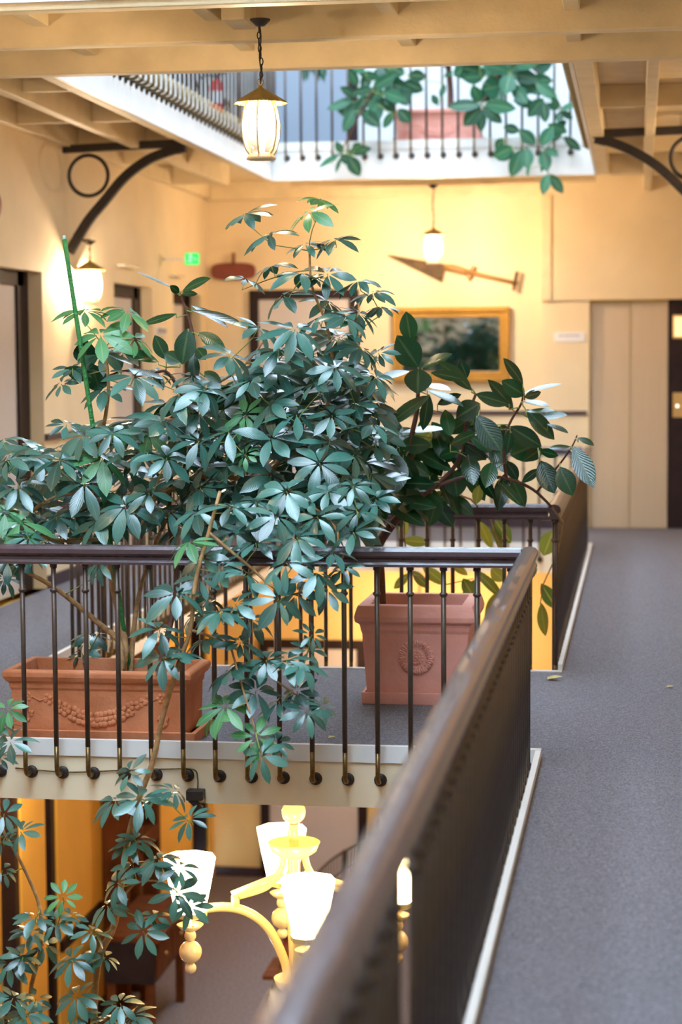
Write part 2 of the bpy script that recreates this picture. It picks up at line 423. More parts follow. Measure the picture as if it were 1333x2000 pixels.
for y in (12.8, 15.6):
    trim(MB().box(XEU + 0.10, 0.035, y, y + 0.05, 3.16, zb).box(0.105, 0.5, y, y + 0.05, 3.16, zb).box(0.57, 0.95, y, y + 0.05, 3.16, zb), 'wood_paint', bevel=0.005)
joist(XLU, XEU, Y3 + 0.001, Y3 + 0.09); joist(XL, XE, 17.9, 17.97, 3.14)
joist(XWL + 0.06, 0.03, YB - 0.08, YB - 0.01, 3.12); joist(XWL + 0.06, -3.56, Y3 + 0.3, Y3 + 0.36, 3.14)
joist(XEU + 0.1, 0.035, Y3 - 0.02, Y3 + 0.05, 3.12); joist(0.105, 0.5, Y3 - 0.02, Y3 + 0.05, 3.12)
# the bridge overhead: three long beams with short joists between them
joist(XWL, XWR, Y1 + 0.002, Y1 + 0.09, 3.02); joist(XWL, XWR, 9.18, 9.27, 3.06); joist(XWL, XWR, Y2 - 0.10, Y2 - 0.002, 3.065)
for x in (-3.55, -2.80, -1.98, -1.16, -0.34, 0.50, 1.3):
    trim(B(x, x + 0.075, Y1 + 0.09, 9.18, 3.155, zb), 'wood_paint', bevel=0.005)
    trim(B(x - 0.02, x + 0.055, 9.27, Y2 - 0.1, 3.155, zb), 'wood_paint', bevel=0.005)
trim(B(-1.85, -1.74, 8.9, 9.18, 3.11, zb), 'wood_paint', bevel=0.01)

# ---------------------------------------------------------------- doors
def leftdoor(n, a, b, z0, h, m='doorleaf'):
    r = struct('door_%d' % n, MB().box(XWL - 0.17, XWL - 0.12, a + 0.1, b - 0.1, z0, z0 + h - 0.1), m)
    MB().box(XWL - 0.26, XWL - 0.10, a, a + 0.1, z0, z0 + h).box(XWL - 0.26, XWL - 0.10, b - 0.24, b, z0, z0 + h)\
        .box(XWL - 0.26, XWL - 0.10, a + 0.1, b - 0.1, z0 + h - 0.1, z0 + h).build('door_frame', 'darkwood', r)
    MB().tube([(XWL - 0.12, b - 0.2, z0 + 1), (XWL - 0.07, b - 0.2, z0 + 1), (XWL - 0.07, b - 0.3, z0 + 1)], 0.009).build('door_handle', 'brass', r)
    return r
for i, (a, b) in enumerate(DOORS): leftdoor(i + 1, a, b, 0, DH)
leftdoor(8, 15.2, 16.3, ZU, 2.1, 'trimdark')
def backdoor(n, x0, x1, z0, z1, y=YB, leafm='doorleaf', t=0.09, fy=0.04):
    r = struct('door_%d' % n, MB().box(x0 + t, x1 - t, y - 0.02, y - 0.002, z0 + 0.005, z1 - t), leafm)
    MB().box(x0, x0 + t, y - fy, y - 0.001, z0, z1).box(x1 - t, x1, y - fy, y - 0.001, z0, z1).box(x0 + t, x1 - t, y - fy, y - 0.001, z1 - t, z1)\
        .build('door_frame', 'darkwood', r, bevel=0.004)
    MB().tube([(x1 - t - 0.07, y - 0.02, z0 + 1), (x1 - t - 0.07, y - 0.07, z0 + 1), (x1 - t - 0.17, y - 0.07, z0 + 1)], 0.009).build('door_handle', 'brass', r)
    return r
backdoor(4, P(488, 570, 19).x, P(702, 570, 19).x, 0, P(590, 566, 19).z)
backdoor(5, P(511, 1650, 19).x, P(719, 1650, 19).x, ZL, -1.1)
backdoor(6, P(520, 200, 19).x, P(700, 200, 19).x, ZU, ZU + 2.1, leafm=mat('blue_grey_door', (0.30, 0.34, 0.40), 0.5))
# lower left doorways (dark frames)
for n, (a, b) in ((9, (13.45, 13.75)), (10, (18.1, 18.85)), (11, (11.3, 12.9))):
    r = struct('door_%d' % n, MB().box(XWL - 0.2, XWL - 0.12, a + 0.001, b - 0.001, ZL, ZL + 2.9), 'darkwood' if n != 11 else 'lowwall')
    MB().box(XWL - 0.12, XWL - 0.02, b - 0.09, b, ZL, ZL + 2.9).box(XWL - 0.12, XWL - 0.02, a, a + 0.05, ZL, ZL + 2.9).build('door_frame', 'darkwood', r)
# lift: two sliding panels and a dark control column
xm = P(1231, 800, 18.97).x; x2 = P(1305, 800, 18.95).x
r = struct('door_7', MB().box(xl, xm - 0.004, 18.975, 18.999, 0.004, zt), 'lift')
MB().box(xm, x2, 18.955, 18.999, 0.004, zt).build('sliding_panel', 'lift', r, bevel=0.003)
MB().box(xm - 0.004, xm + 0.004, 18.948, 18.956, 0.004, zt - 0.02).box(xl, xl + 0.008, 18.9, 18.975, 0.004, zt - 0.02).build('edge_strip', 'lampcap', r)
MB().box(xl, x2, 18.90, 18.999, zt - 0.02, zt - 0.001).build('track', 'lampcap', r)
r = struct('trim_90', MB().box(x2 + 0.002, xr, 18.945, 18.999, 0.004, zt), 'darkwood')
c = P(1330, 638, 18.93); t = thing('lift_indicator', (c.x, 18.945, c.z - 0.11), 'lit brass floor indicator plate high on the dark column right of the lift', 'lift indicator')
MB().box(c.x - 0.07, c.x + 0.09, 18.935, 18.945, c.z - 0.11, c.z + 0.11).build('plate', 'brass', t, bevel=0.004)
MB().box(c.x - 0.055, c.x + 0.075, 18.930, 18.935, c.z - 0.09, c.z + 0.09).build('lit_window', mat('amber_indicator', (1, .7, .4), .4, emit=(1, .62, .28), estr=1.0), t)
c = P(1331, 791, 18.93); t = thing('lift_call_plate', (c.x, 18.945, c.z - 0.12), 'square brass call button plate on the dark column right of the lift', 'call button')
MB().box(c.x - 0.075, c.x + 0.08, 18.935, 18.945, c.z - 0.115, c.z + 0.115).build('plate', 'brass', t, bevel=0.004)
q = P(1324, 793, 18.93); MB().ball((q.x, 18.934, q.z), 0.014, 12, 8, (1, .5, 1)).build('button', mat('lit_button', (1, .9, .8), .4, emit=(1, .85, .7), estr=2), t, smooth=True)

# ---------------------------------------------------------------- railings
PROF = [(-0.036, 0.045), (-0.034, 0.062), (-0.022, 0.074), (0.0, 0.079), (0.022, 0.074), (0.034, 0.062), (0.036, 0.045),
        (0.030, 0.036), (0.022, 0.030), (0.022, 0.020), (0.030, 0.010), (0.031, 0.0), (-0.031, 0.0), (-0.030, 0.010), (-0.022, 0.020), (-0.022, 0.030), (-0.030, 0.036)]
RZ = 0.775
def baluster_mesh(hook, r=0.0105):
    mb = MB(); mb.mi = 0
    mb.tube([(0, 0, RZ), (0, 0, 0.02)], r, 8)
    mb.ball((0, 0, 0.665), 0.017, 10, 6, (1, 1, 0.7)); mb.tube([(0, 0, RZ), (0, 0, RZ - 0.015)], 0.015, 8)
    if hook:
        mb.mi = 1
        p = [(0, 0, 0.02), (0, 0.0, -0.072)] + [(0, 0.035 * (1 - math.cos(a)), -0.072 - 0.035 * math.sin(a)) for a in (0.4, 0.8, 1.2, 1.57)] + [(0, 0.082, -0.107)]
        mb.tube(p, r * 0.95, 8)
    else:
        mb.tube([(0, 0, 0.02), (0, 0, -0.02)], r, 8)
    me = mb.build('baluster', ['iron', 'ironlow'], None, smooth=True, loc=(0, 0, 0))
    d = me.data; bpy.data.objects.remove(me); return d
def flange_mesh():
    mb = MB()
    prof = [(0.0, 0.0), (0.022, 0.0), (0.027, -0.006), (0.027, -0.012)]
    n = 14; vs = []; fs = []
    for rr, y in [(0.001, -0.010), (0.020, -0.012), (0.026, -0.007), (0.027, 0.0)]:
        for k in range(n):
            t = 2 * math.pi * k / n; vs.append((rr * math.cos(t), 0.082 + y, -0.107 + rr * math.sin(t)))
    for i in range(3):
        for k in range(n):
            a = i * n + k; b = i * n + (k + 1) % n; fs.append((a, a + n, b + n, b))
    mb.add(vs, fs)
    me = mb.build('flange', 'black', None, smooth=True, loc=(0, 0, 0)); d = me.data; bpy.data.objects.remove(me); return d
BAL_H, BAL_S, FLG = baluster_mesh(True), baluster_mesh(False), flange_mesh()
def inst(name, data, parent, loc, rz=0):
    o = bpy.data.objects.new(name, data); COL.objects.link(o); o.parent = parent; o.location = loc; o.rotation_euler = (0, 0, rz); return o
def railing(label, a, b, z, first, pitch, n, rz, hook=True, group=None, ext=(0, 0), skip=()):
    """a, b: ends of the baluster line; rz turns the hook (0: towards +Y)"""
    a = Vector((a[0], a[1], z - (a[2] if len(a) > 2 else 0))); b = Vector((b[0], b[1], z)); d = (b - a).normalized(); side = d.cross(Vector((0, 0, 1)))
    root = thing('railing', a, label, 'railing', group)
    MB().sweep(PROF, a - d * ext[0] + Vector((0, 0, RZ)), b + d * ext[1] + Vector((0, 0, RZ)), side).build('handrail', 'handrail', root, smooth=False)
    for k in range(n):
        if k in skip: continue
        o = inst('baluster', BAL_H if hook else BAL_S, root, d * (first + pitch * k), rz)
        if hook: inst('flange', FLG, o, (0, 0, 0))
    if not hook:
        e = 0.02
        mb = MB(); mb.bar(a + Vector((0, 0, -0.03)), b + Vector((0, 0, -0.03)), 0.014, 0.022); mb.build('bottom_rail', mat('grey_iron', (0.30, 0.30, 0.32), 0.4, metal=0.6), root)
        L = (b - a).length; k = 0
        while 0.3 + 0.5 * k < L:
            q = a + d * (0.3 + 0.5 * k)
            m = MB(); m.box(q.x - 0.008, q.x + 0.045, q.y - 0.012, q.y + 0.012, z - 0.045, z - 0.02); m.ball((q.x, q.y, z - 0.012), 0.011, 8, 6)
            m.build('clamp', 'black', root); k += 1
    return root
PI = math.pi
XRL = -0.425                        # baluster line of the right-hand rails
PT = 0.1335
# front rail of the bridge
xs = P(738, 1400, 7.899).x
n0 = 20
railing('dark railing across the front edge of the planted bridge, terracotta pots right behind it', (xs - PT * (n0 - 5), 7.899), (XRL - 0.03, 7.899), 0, 0, PT, n0, 0, ext=(0.06, -0.0))
# near walkway rail
railing('long brown railing running from the lower frame edge along the near walkway', (XRL + 0.016, 0.6, 0.04), (XRL, 7.93), 0, 0.02, PT, 55, 0, hook=False, ext=(0.1, 0.03), skip=(22,))
# far side of the bridge
xs = P(935, 1040, 10.301).x
railing('dark railing across the rear edge of the bridge behind the square pot', (xs - PT * 17, 10.301), (XRL - 0.03, 10.301), 0, 0, PT, 21, PI, ext=(0.06, 0.0))
railing('brown railing along the far half of the right walkway, up to the lift', (XRL, 10.30), (XRL, Y3 - 0.08), 0, 0.02, PT, 50, 0, hook=False, ext=(0.03, 0.03))
railing('railing of the left gallery beside the doors, behind the long planter', (XL + 0.101, 10.33), (XL + 0.101, Y3 - 0.15), 0, 0.02, PT, 50, PI / 2, ext=(0.0, 0.03))
railing('rearmost railing on this floor, in front of the back wall and its pale wainscot', (XL + 0.11, Y3 - 0.101), (XRL - 0.04, Y3 - 0.101), 0, 0.03, PT, 20, 0)
# upper floor
xs = P(865, 314, 16.965).x
railing('upper floor railing along the back, draped with rubber plant leaves', (xs - PT * 13, 16.945), (XEU - 0.12, 16.945), ZU + 0.0, 0, PT, 22, 0)
railing('upper floor railing on the left side, its curled feet on the white fascia', (XLU + 0.105, 10.33), (XLU + 0.105, 16.87), ZU, 0.0, PT, 49, PI / 2)
railing('upper floor railing at the right edge of the opening above', (XEU - 0.105, 10.33), (XEU - 0.105, 16.87), ZU, 0.0, PT, 49, -PI / 2)

# ---------------------------------------------------------------- terracotta pots
def rim_box(mb, x0, x1, y0, y1, zs, t, over):
    """open box with profile zs = [(z, grow)], wall thickness t"""
    vs = []; fs = []
    prof = [(z, g, 0) for z, g in zs] + [(zs[-1][0], zs[-1][1] - t, 0), (zs[-1][0] - 0.12, -t, 0)]
    for z, g, _ in prof:
        vs += [(x0 - g, y0 - g, z), (x1 + g, y0 - g, z), (x1 + g, y1 + g, z), (x0 - g, y1 + g, z)]
    for i in range(len(prof) - 1):
        for k in range(4):
            a = i * 4 + k; b = i * 4 + (k + 1) % 4
            fs.append((a, b, b + 4, a + 4))
    fs.append((3, 2, 1, 0))
    mb.add(vs, fs)
def long_planter(name, x0, x1, y0, y1, z, h, label, m='terra_l'):
    t = thing(name, ((x0 + x1) / 2, (y0 + y1) / 2, z), label, 'planter')
    mb = MB(); zz = z + 0.028
    rim_box(mb, x0 + 0.03, x1 - 0.03, y0 + 0.03, y1 - 0.03, [(zz, 0), (zz + h * .68, 0.006), (zz + h * .72, 0.012), (zz + h * .80, 0.014), (zz + h * .83, 0.026), (zz + h * .90, 0.036), (zz + h * .97, 0.036), (zz + h, 0.028)], 0.03, 0)
    mb.build('body', m, t, bevel=0.004)
    MB().box(x0 + 0.045, x1 - 0.045, y0 + 0.045, y1 - 0.045, zz + h - 0.13, zz + h - 0.075).build('soil', 'soil', t)
    sa = MB(); rim_box(sa, x0 - 0.005, x1 + 0.015, y0 + 0.005, y1 + 0.005, [(z, 0), (z + 0.05, 0.008)], 0.02, 0)
    sa.v = [Vector((v.x, v.y, max(v.z, z + 0.012) if v.z < z + 0.001 and 0 else max(v.z, z))) for v in sa.v]
    sa.build('saucer', m, t, bevel=0.003)
    # garland in relief: a swag of fruit between two rosettes with drops
    g = MB(); rr = random.Random(3); yy = y0 + 0.026; w = x1 - x0
    def blob(u, v, r): g.ball((x0 + w * u, yy, zz + h * v), r, 8, 6, (1, 0.55, 1))
    n = 22
    for i in range(n + 1):
        u = 0.22 + 0.54 * i / n; s = math.sin(math.pi * i / n); v = 0.56 - 0.32 * s
        k = 2 if s < 0.3 else 3
        for j in range(k):
            blob(u + rr.uniform(-.008, .008), v + (j - (k - 1) / 2) * 0.075 + rr.uniform(-.012, .012), 0.0095 + 0.004 * s + rr.uniform(0, .002))
    for u in (0.115, 0.845):
        for q in range(6): blob(u + 0.022 * math.cos(q * PI / 3), 0.58 + 0.055 * math.sin(q * PI / 3), 0.009)
        blob(u, 0.58, 0.008)
        g.tube([(x0 + w * u, yy - .003, zz + h * .5), (x0 + w * (u + .004), yy - .003, zz + h * .36)], 0.003, 6)
        for q in range(10): blob(u + rr.uniform(-.03, .03), 0.16 + rr.uniform(0, .2), 0.009)
        s2 = 1 if u < .5 else -1
        g.tube([(x0 + w * (u + .03 * s2), yy - .002, zz + h * .58), (x0 + w * (u + .07 * s2), yy - .002, zz + h * .52), (x0 + w * (u + .11 * s2), yy - .002, zz + h * .56)], 0.004, 6)
    g.build('garland', m, t, smooth=True)
    return t
pa = P(10, 1455, 8.08); pb = P(372, 1455, 8.08)
long_planter('terracotta_planter', pa.x, pb.x, 8.08, 8.47, 0, 0.275, 'long orange terracotta trough with a fruit garland, standing on the bridge behind the front railing')
up = long_planter('terracotta_planter', P(768, 250, 17.16).x, P(944, 250, 17.16).x, 17.16, 17.5, ZU + 0.0, 0.27, 'terracotta trough on the upper floor, seen through the balusters of the back railing', 'terra_r')

# square pot
sx0, sx1 = P(708, 1300, 9.16).x, P(916, 1300, 9.16).x
sy0, sy1 = 9.16, 9.66
t = thing('square_pot', ((sx0 + sx1) / 2, (sy0 + sy1) / 2, 0), 'tall square pink terracotta pot with a flower medallion, on the bridge', 'plant pot')
mb = MB(); H = 0.46; tp = 0.018
vs = []; prof = [(0.035, -tp), (0.05, -tp), (0.33, 0.0), (0.345, 0.006), (0.36, 0.008), (0.375, 0.012), (0.385, 0.03), (0.41, 0.034), (0.445, 0.024), (0.462, 0.018), (0.464, -0.035), (0.30, -0.06)]
for z, g in prof: vs += [(sx0 - g, sy0 - g, z), (sx1 + g, sy0 - g, z), (sx1 + g, sy1 + g, z), (sx0 - g, sy1 + g, z)]
fs = [(i * 4 + k, i * 4 + (k + 1) % 4, i * 4 + (k + 1) % 4 + 4, i * 4 + k + 4) for i in range(len(prof) - 1) for k in range(4)] + [(3, 2, 1, 0)]
mb.add(vs, fs); mb.build('body', 'terra_r', t, bevel=0.005)
MB().box(sx0 + 0.062, sx1 - 0.062, sy0 + 0.062, sy1 - 0.062, 0.30, 0.36).build('soil', 'soil', t)
sa = MB(); rim_box(sa, sx0 + 0.0, sx1 - 0.0, sy0 - 0.01, sy1 + 0.01, [(0, 0), (0.055, 0.004)], 0.015, 0)
sa.v = [Vector((v.x, v.y, max(v.z, 0.0))) for v in sa.v]
sa.build('saucer', 'terra_r', t, bevel=0.003)
g = MB(); c = P(813, 1284, sy0 + 0.004); cy = sy0 + tp * (0.33 - c.z) / 0.28
for k in range(20):
    a = 2 * PI * k / 20
    q = [Vector((c.x + r * math.cos(a + da), cy - 0.002, c.z + r * math.sin(a + da))) for r, da in ((0.052, 0), (0.070, -0.10), (0.080, -0.04), (0.080, 0.04), (0.070, 0.10), (0.052, 0))]
    g.tube(q, 0.0058, 6)
g.tube([(c.x + 0.050 * math.cos(a), cy - 0.001, c.z + 0.050 * math.sin(a)) for a in [2 * PI * k / 30 for k in range(31)]], 0.004, 6)
for k in range(14): a = 2 * PI * k / 14; g.ball((c.x + 0.030 * math.cos(a), cy - 0.001, c.z + 0.030 * math.sin(a)), 0.0075, 8, 5, (1, .5, 1))
for k in range(7): a = 2 * PI * k / 7; g.ball((c.x + 0.015 * math.cos(a), cy - 0.002, c.z + 0.015 * math.sin(a)), 0.006, 8, 5, (1, .6, 1))
g.ball((c.x, cy - 0.003, c.z), 0.008, 8, 6, (1, .6, 1))
g.build('medallion', 'terra_r', t, smooth=True)

# ---------------------------------------------------------------- plants
def rosette(mb, c, nrm, diam, rr, n=None, spin=None):
    """palmate leaf of the umbrella tree"""
    n = n or rr.choice((7, 8, 8, 9)); nrm = Vector(nrm).normalized()
    t = nrm.orthogonal().normalized(); b = nrm.cross(t); s = rr.uniform(0, 6.28)
    L = diam / 2
    for k in range(n):
        a = s + 2 * PI * k / n * 0.94 + rr.uniform(-.09, .09)
        d = t * math.cos(a) + b * math.sin(a)
        l = L * rr.uniform(0.74, 1.04)
        lift = rr.uniform(-0.34, 0.02)
        dd = (d + nrm * lift).normalized(); up = (nrm - d * lift + d.cross(nrm) * rr.uniform(-.3, .3)).normalized()
        mb.leaf(c + d * 0.016, dd, up, l, l * rr.uniform(0.33, 0.42), droop=rr.uniform(0.08, 0.42), fold=rr.uniform(0.05, 0.22), rows=5, shape=0.56)
def grow(parent, skeleton, tips, rr, rmin=0.0032, stem='bark', base_r=0.016, ext=0.07, pr=0.0022):
    """skeleton: list of polylines (points, r0, r1); tips: [(pos, nrm)], each tip joined to the nearest wood"""
    wood = MB(); nodes = []
    for pts, r0, r1 in skeleton:
        sm = []
        pts = [Vector(p) for p in pts]
        for i in range(len(pts) - 1):
            p0 = pts[max(i - 1, 0)]; p1 = pts[i]; p2 = pts[i + 1]; p3 = pts[min(i + 2, len(pts) - 1)]
            for k in range(5):
                u = k / 5
                sm.append(0.5 * ((2 * p1) + (p2 - p0) * u + (2 * p0 - 5 * p1 + 4 * p2 - p3) * u * u + (3 * p1 - 3 * p2 + p3 - p0) * u ** 3))
        sm.append(pts[-1]); n = len(sm)
        wood.tube(sm, [r0 + (r1 - r0) * i / (n - 1) for i in range(n)], 8)
        nodes += sm
    pet = wood; pet.mi = 1; left = list(range(len(tips)))
    best = {}
    def score(a, q): return (a - q).length + (0.5 * max(0, q.z - a.z))
    for i in left:
        a = tips[i][0]; best[i] = min(((score(a, q), j) for j, q in enumerate(nodes)), key=lambda z: z[0])
    while left:
        i = min(left, key=lambda k: best[k][0]); left.remove(i)
        a, nrm = tips[i]; q = nodes[best[i][1]]
        mid = (a + q) / 2 - Vector((0, 0, 0.10 * (a - q).length)); mid2 = a - nrm * min(0.05, 0.3 * (a - q).length)
        pts = [q, q.lerp(mid, .6), mid.lerp(mid2, .5), mid2, a]
        pet.tube(pts, [pr * 1.3, pr * 1.1, pr, pr * .9, pr * .9], 5)
        nodes.append(mid2); j = len(nodes) - 1
        for k in left:
            s = score(tips[k][0], mid2) + 0.04
            if s < best[k][0]: best[k] = (s, j)
    wood.build('branches', [stem, 'petiole'], parent, smooth=True)
def inside(x, y, poly):
    c = False; j = len(poly) - 1
    for i in range(len(poly)):
        xi, yi = poly[i]; xj, yj = poly[j]
        if (yi > y) != (yj > y) and x < (xj - xi) * (y - yi) / (yj - yi) + xi: c = not c
        j = i
    return c
def umbrella_tree(name, loc, label, skeleton, hand, polys, seed, y_mid, y_sp, gap=46, dsize=(105, 150), stem='bark'):
    rr = random.Random(seed)
    t = thing(name, loc, label, 'potted plant')
    tips = []; mb = MB(); mby = MB(); placed = []
    YG = ((480, 888), (200, 895), (165, 608), (250, 608), (196, 655), (262, 662), (625, 388), (605, 415), (10, 1000), (35, 1010), (370, 1060), (123, 1752), (15, 1385), (440, 1380), (500, 1440), (420, 1400), (290, 850), (480, 810))
    def put(x, y, d, Y, tilt=None):
        c = P(x, y, Y)
        f = rr.uniform(0.05, 0.70) if tilt is None else tilt
        n = Vector((rr.uniform(-.5, .5), -f, rr.uniform(0.6, 1.0))).normalized()
        yg = any((x - a) ** 2 + (y - b) ** 2 < 150 for a, b in YG)
        rosette(mby if yg else mb, c, n, px(d, Y), rr); tips.append((c, n)); placed.append((x, y, Y))
    for h in hand:
        x, y, d = h[:3]; Y = h[3] if len(h) > 3 and h[3] else y_mid + rr.uniform(-.5, .3) * y_sp
        put(x, y, d, Y, h[4] if len(h) > 4 else None)
    for poly, gp, ym, ysp in polys:
        xs = [p[0] for p in poly]; ys = [p[1] for p in poly]
        for _ in range(9000):
            x = rr.uniform(min(xs), max(xs)); y = rr.uniform(min(ys), max(ys))
            if not inside(x, y, poly): continue
            Y = ym + rr.uniform(-1, 1) * ysp
            if all((x - a) ** 2 + (y - b) ** 2 + (60 * (Y - c) / max(ysp, .1)) ** 2 > gp * gp for a, b, c in placed):
                put(x, y, rr.uniform(*dsize), Y)
    grow(t, skeleton, tips, rr, stem=stem)
    mb.build('foliage', 'schef', t, smooth=True)
    if mby.v: mby.build('young_foliage', 'young', t, smooth=True, label='fresh lighter green leaves')
    return t, len(tips)

zp = 0.24                                  # soil height in the long trough
bx = P(245, 1290, 8.5).x
HANG = []
sk = [([(bx, 8.30, zp - 0.04), P(245, 1270, 8.34), P(222, 1150, 8.5), P(208, 1050, 8.5), P(190, 1010, 8.5), P(185, 940, 8.5), P(200, 850, 8.45), P(212, 760, 8.5), P(205, 680, 8.5)], 0.017, 0.006),
      ([(bx + 0.03, 8.26, zp - 0.04), P(235, 1260, 8.3), P(190, 1215, 8.4), P(110, 1150, 8.3), P(40, 1110, 8.2), P(-10, 1075, 8.15)], 0.016, 0.007),
      ([P(210, 1052, 8.5), P(150, 1055, 8.4), P(90, 1050, 8.3), P(30, 1000, 8.2), P(-10, 960, 8.2)], 0.010, 0.006),
      ([P(60, 1000, 8.3), P(110, 970, 8.35), P(190, 960, 8.4)], 0.008, 0.005),
      ([P(208, 1050, 8.5), P(250, 1010, 8.5), P(310, 970, 8.5), P(400, 930, 8.6), P(500, 935, 8.6), P(560, 890, 8.6), P(610, 840, 8.6), P(640, 790, 8.6), P(650, 720, 8.6), P(640, 640, 8.55), P(610, 560, 8.5), P(605, 490, 8.5)], 0.013, 0.005),
      ([P(640, 780, 8.6), P(690, 700, 8.6), P(710, 640, 8.6)], 0.007, 0.004),
      ([P(400, 930, 8.6), P(360, 850, 8.6), P(380, 780, 8.6), P(470, 720, 8.6), P(520, 660, 8.6)], 0.008, 0.004),
      ([P(520, 930, 8.6), P(600, 980, 8.4), P(660, 1040, 8.2), P(640, 1110, 8.1)], 0.008, 0.004),
      ([(bx + 0.06, 8.34, zp - 0.04), P(265, 1200, 8.5), P(290, 1100, 8.7), P(340, 1000, 8.7), P(450, 960, 8.7)], 0.012, 0.006)]
hand = [(478, 418, 120, 8.5, .15), (625, 388, 90, 8.6, .1), (605, 415, 115, 8.45, .3), (527, 458, 115, 8.4, .3), (655, 468, 105, 8.5, .3), (598, 478, 90, 8.5, .2),
        (530, 520, 100, 8.5, .1), (590, 535, 130, 8.4), (640, 535, 120, 8.5), (700, 550, 110, 8.5), (555, 578, 130, 8.35), (480, 545, 80, 8.6, .1), (728, 572, 90, 8.6, .2),
        (505, 640, 120, 8.4), (620, 622, 125, 8.4), (700, 612, 110, 8.5), (745, 600, 80, 8.6, .15), (590, 692, 130, 8.4), (660, 660, 120, 8.5), (705, 680, 120, 8.4), (560, 655, 90, 8.7), (640, 590, 100, 8.7),
        (450, 695, 130, 8.4), (400, 760, 140, 8.3), (350, 770, 140, 8.3), (375, 735, 110, 8.5), (470, 760, 120, 8.5), (310, 730, 60, 8.6), (740, 690, 80, 8.6),
        (165, 608, 125, 8.5, .25), (250, 608, 125, 8.5, .25), (196, 655, 150, 8.4, .5), (262, 662, 110, 8.45, .3), (200, 690, 120, 8.6), (262, 735, 150, 8.35), (142, 720, 90, 8.5), (120, 750, 80, 8.5), (205, 760, 130, 8.5), (240, 690, 90, 8.7),
        (160, 850, 150, 8.35), (130, 830, 90, 8.5), (250, 830, 140, 8.4), (290, 850, 150, 8.4), (280, 880, 150, 8.3), (200, 895, 150, 8.3, .7), (150, 905, 130, 8.4), (100, 930, 120, 8.4),
        (5, 860, 80, 8.3, .2), (15, 900, 130, 8.2), (50, 890, 100, 8.3, .2), (35, 950, 130, 8.2), (40, 1020, 150, 8.1), (10, 1000, 110, 8.1), (55, 1050, 130, 8.05), (15, 1095, 130, 8.05), (60, 1090, 90, 8.05), (10, 1130, 80, 8.1), (110, 1010, 120, 8.3), (140, 1010, 120, 8.35),
        (245, 990, 150, 8.2), (240, 970, 120, 8.4), (330, 1000, 130, 8.3), (480, 888, 60, 8.2, .9), (480, 810, 110, 8.35), (445, 910, 120, 8.3), (625, 905, 150, 8.1, .8), (590, 890, 100, 8.4), (670, 930, 120, 8.2),
        (385, 1000, 130, 8.1), (180, 1300 - 60, 90, 8.6), (160, 1275, 70, 8.45), (195, 1100, 90, 8.25)]
P1 = [(530, 700), (600, 600), (690, 620), (735, 700), (750, 800), (745, 900), (740, 990), (700, 1030), (560, 1030), (330, 1030), (280, 1010), (60, 1080), (-30, 1100), (-30, 880), (90, 850), (170, 850), (300, 790), (380, 780), (450, 760)]
P2 = [(560, 700), (700, 700), (730, 900), (700, 1000), (420, 1000), (350, 900), (420, 780)]
t1, n1 = umbrella_tree('umbrella_tree', (bx, 8.30, zp - 0.02), 'large spreading umbrella tree with blue-green palmate leaves, rooted in the long garland trough', sk, hand,
    [(P1, 50, 8.5, 0.28), (P2, 50, 8.95, 0.15)], 4, 8.5, 0.5)

# tall umbrella tree climbing through the front opening
yb = 7.55
basex = P(185, 2000, yb).x
sk = [([(basex - 0.1, yb, ZL + 0.30), (basex - 0.05, yb, -2.2), P(182, 2040, yb), P(192, 1880, yb), P(225, 1800, yb), P(248, 1650, yb), P(272, 1560, yb), P(298, 1490, yb), P(318, 1400, yb), P(348, 1300, yb), P(372, 1230, yb), P(383, 1130, yb), P(408, 1040, 7.7), P(430, 960, 7.8)], 0.016, 0.007),
      ([P(372, 1230, yb), P(450, 1260, 7.6), P(540, 1330, 7.6), P(600, 1370, 7.6)], 0.006, 0.003),
      ([P(408, 1040, 7.7), P(480, 1100, 7.7), P(560, 1160, 7.65), P(640, 1130, 7.7), P(690, 1050, 7.8)], 0.007, 0.003),
      ([P(450, 1260, 7.6), P(470, 1330, 7.5), P(500, 1430, 7.45)], 0.005, 0.003),
      ([P(215, 1830, yb), P(250, 1740, 7.5), P(300, 1720, 7.45), P(345, 1740, 7.4)], 0.005, 0.003)]
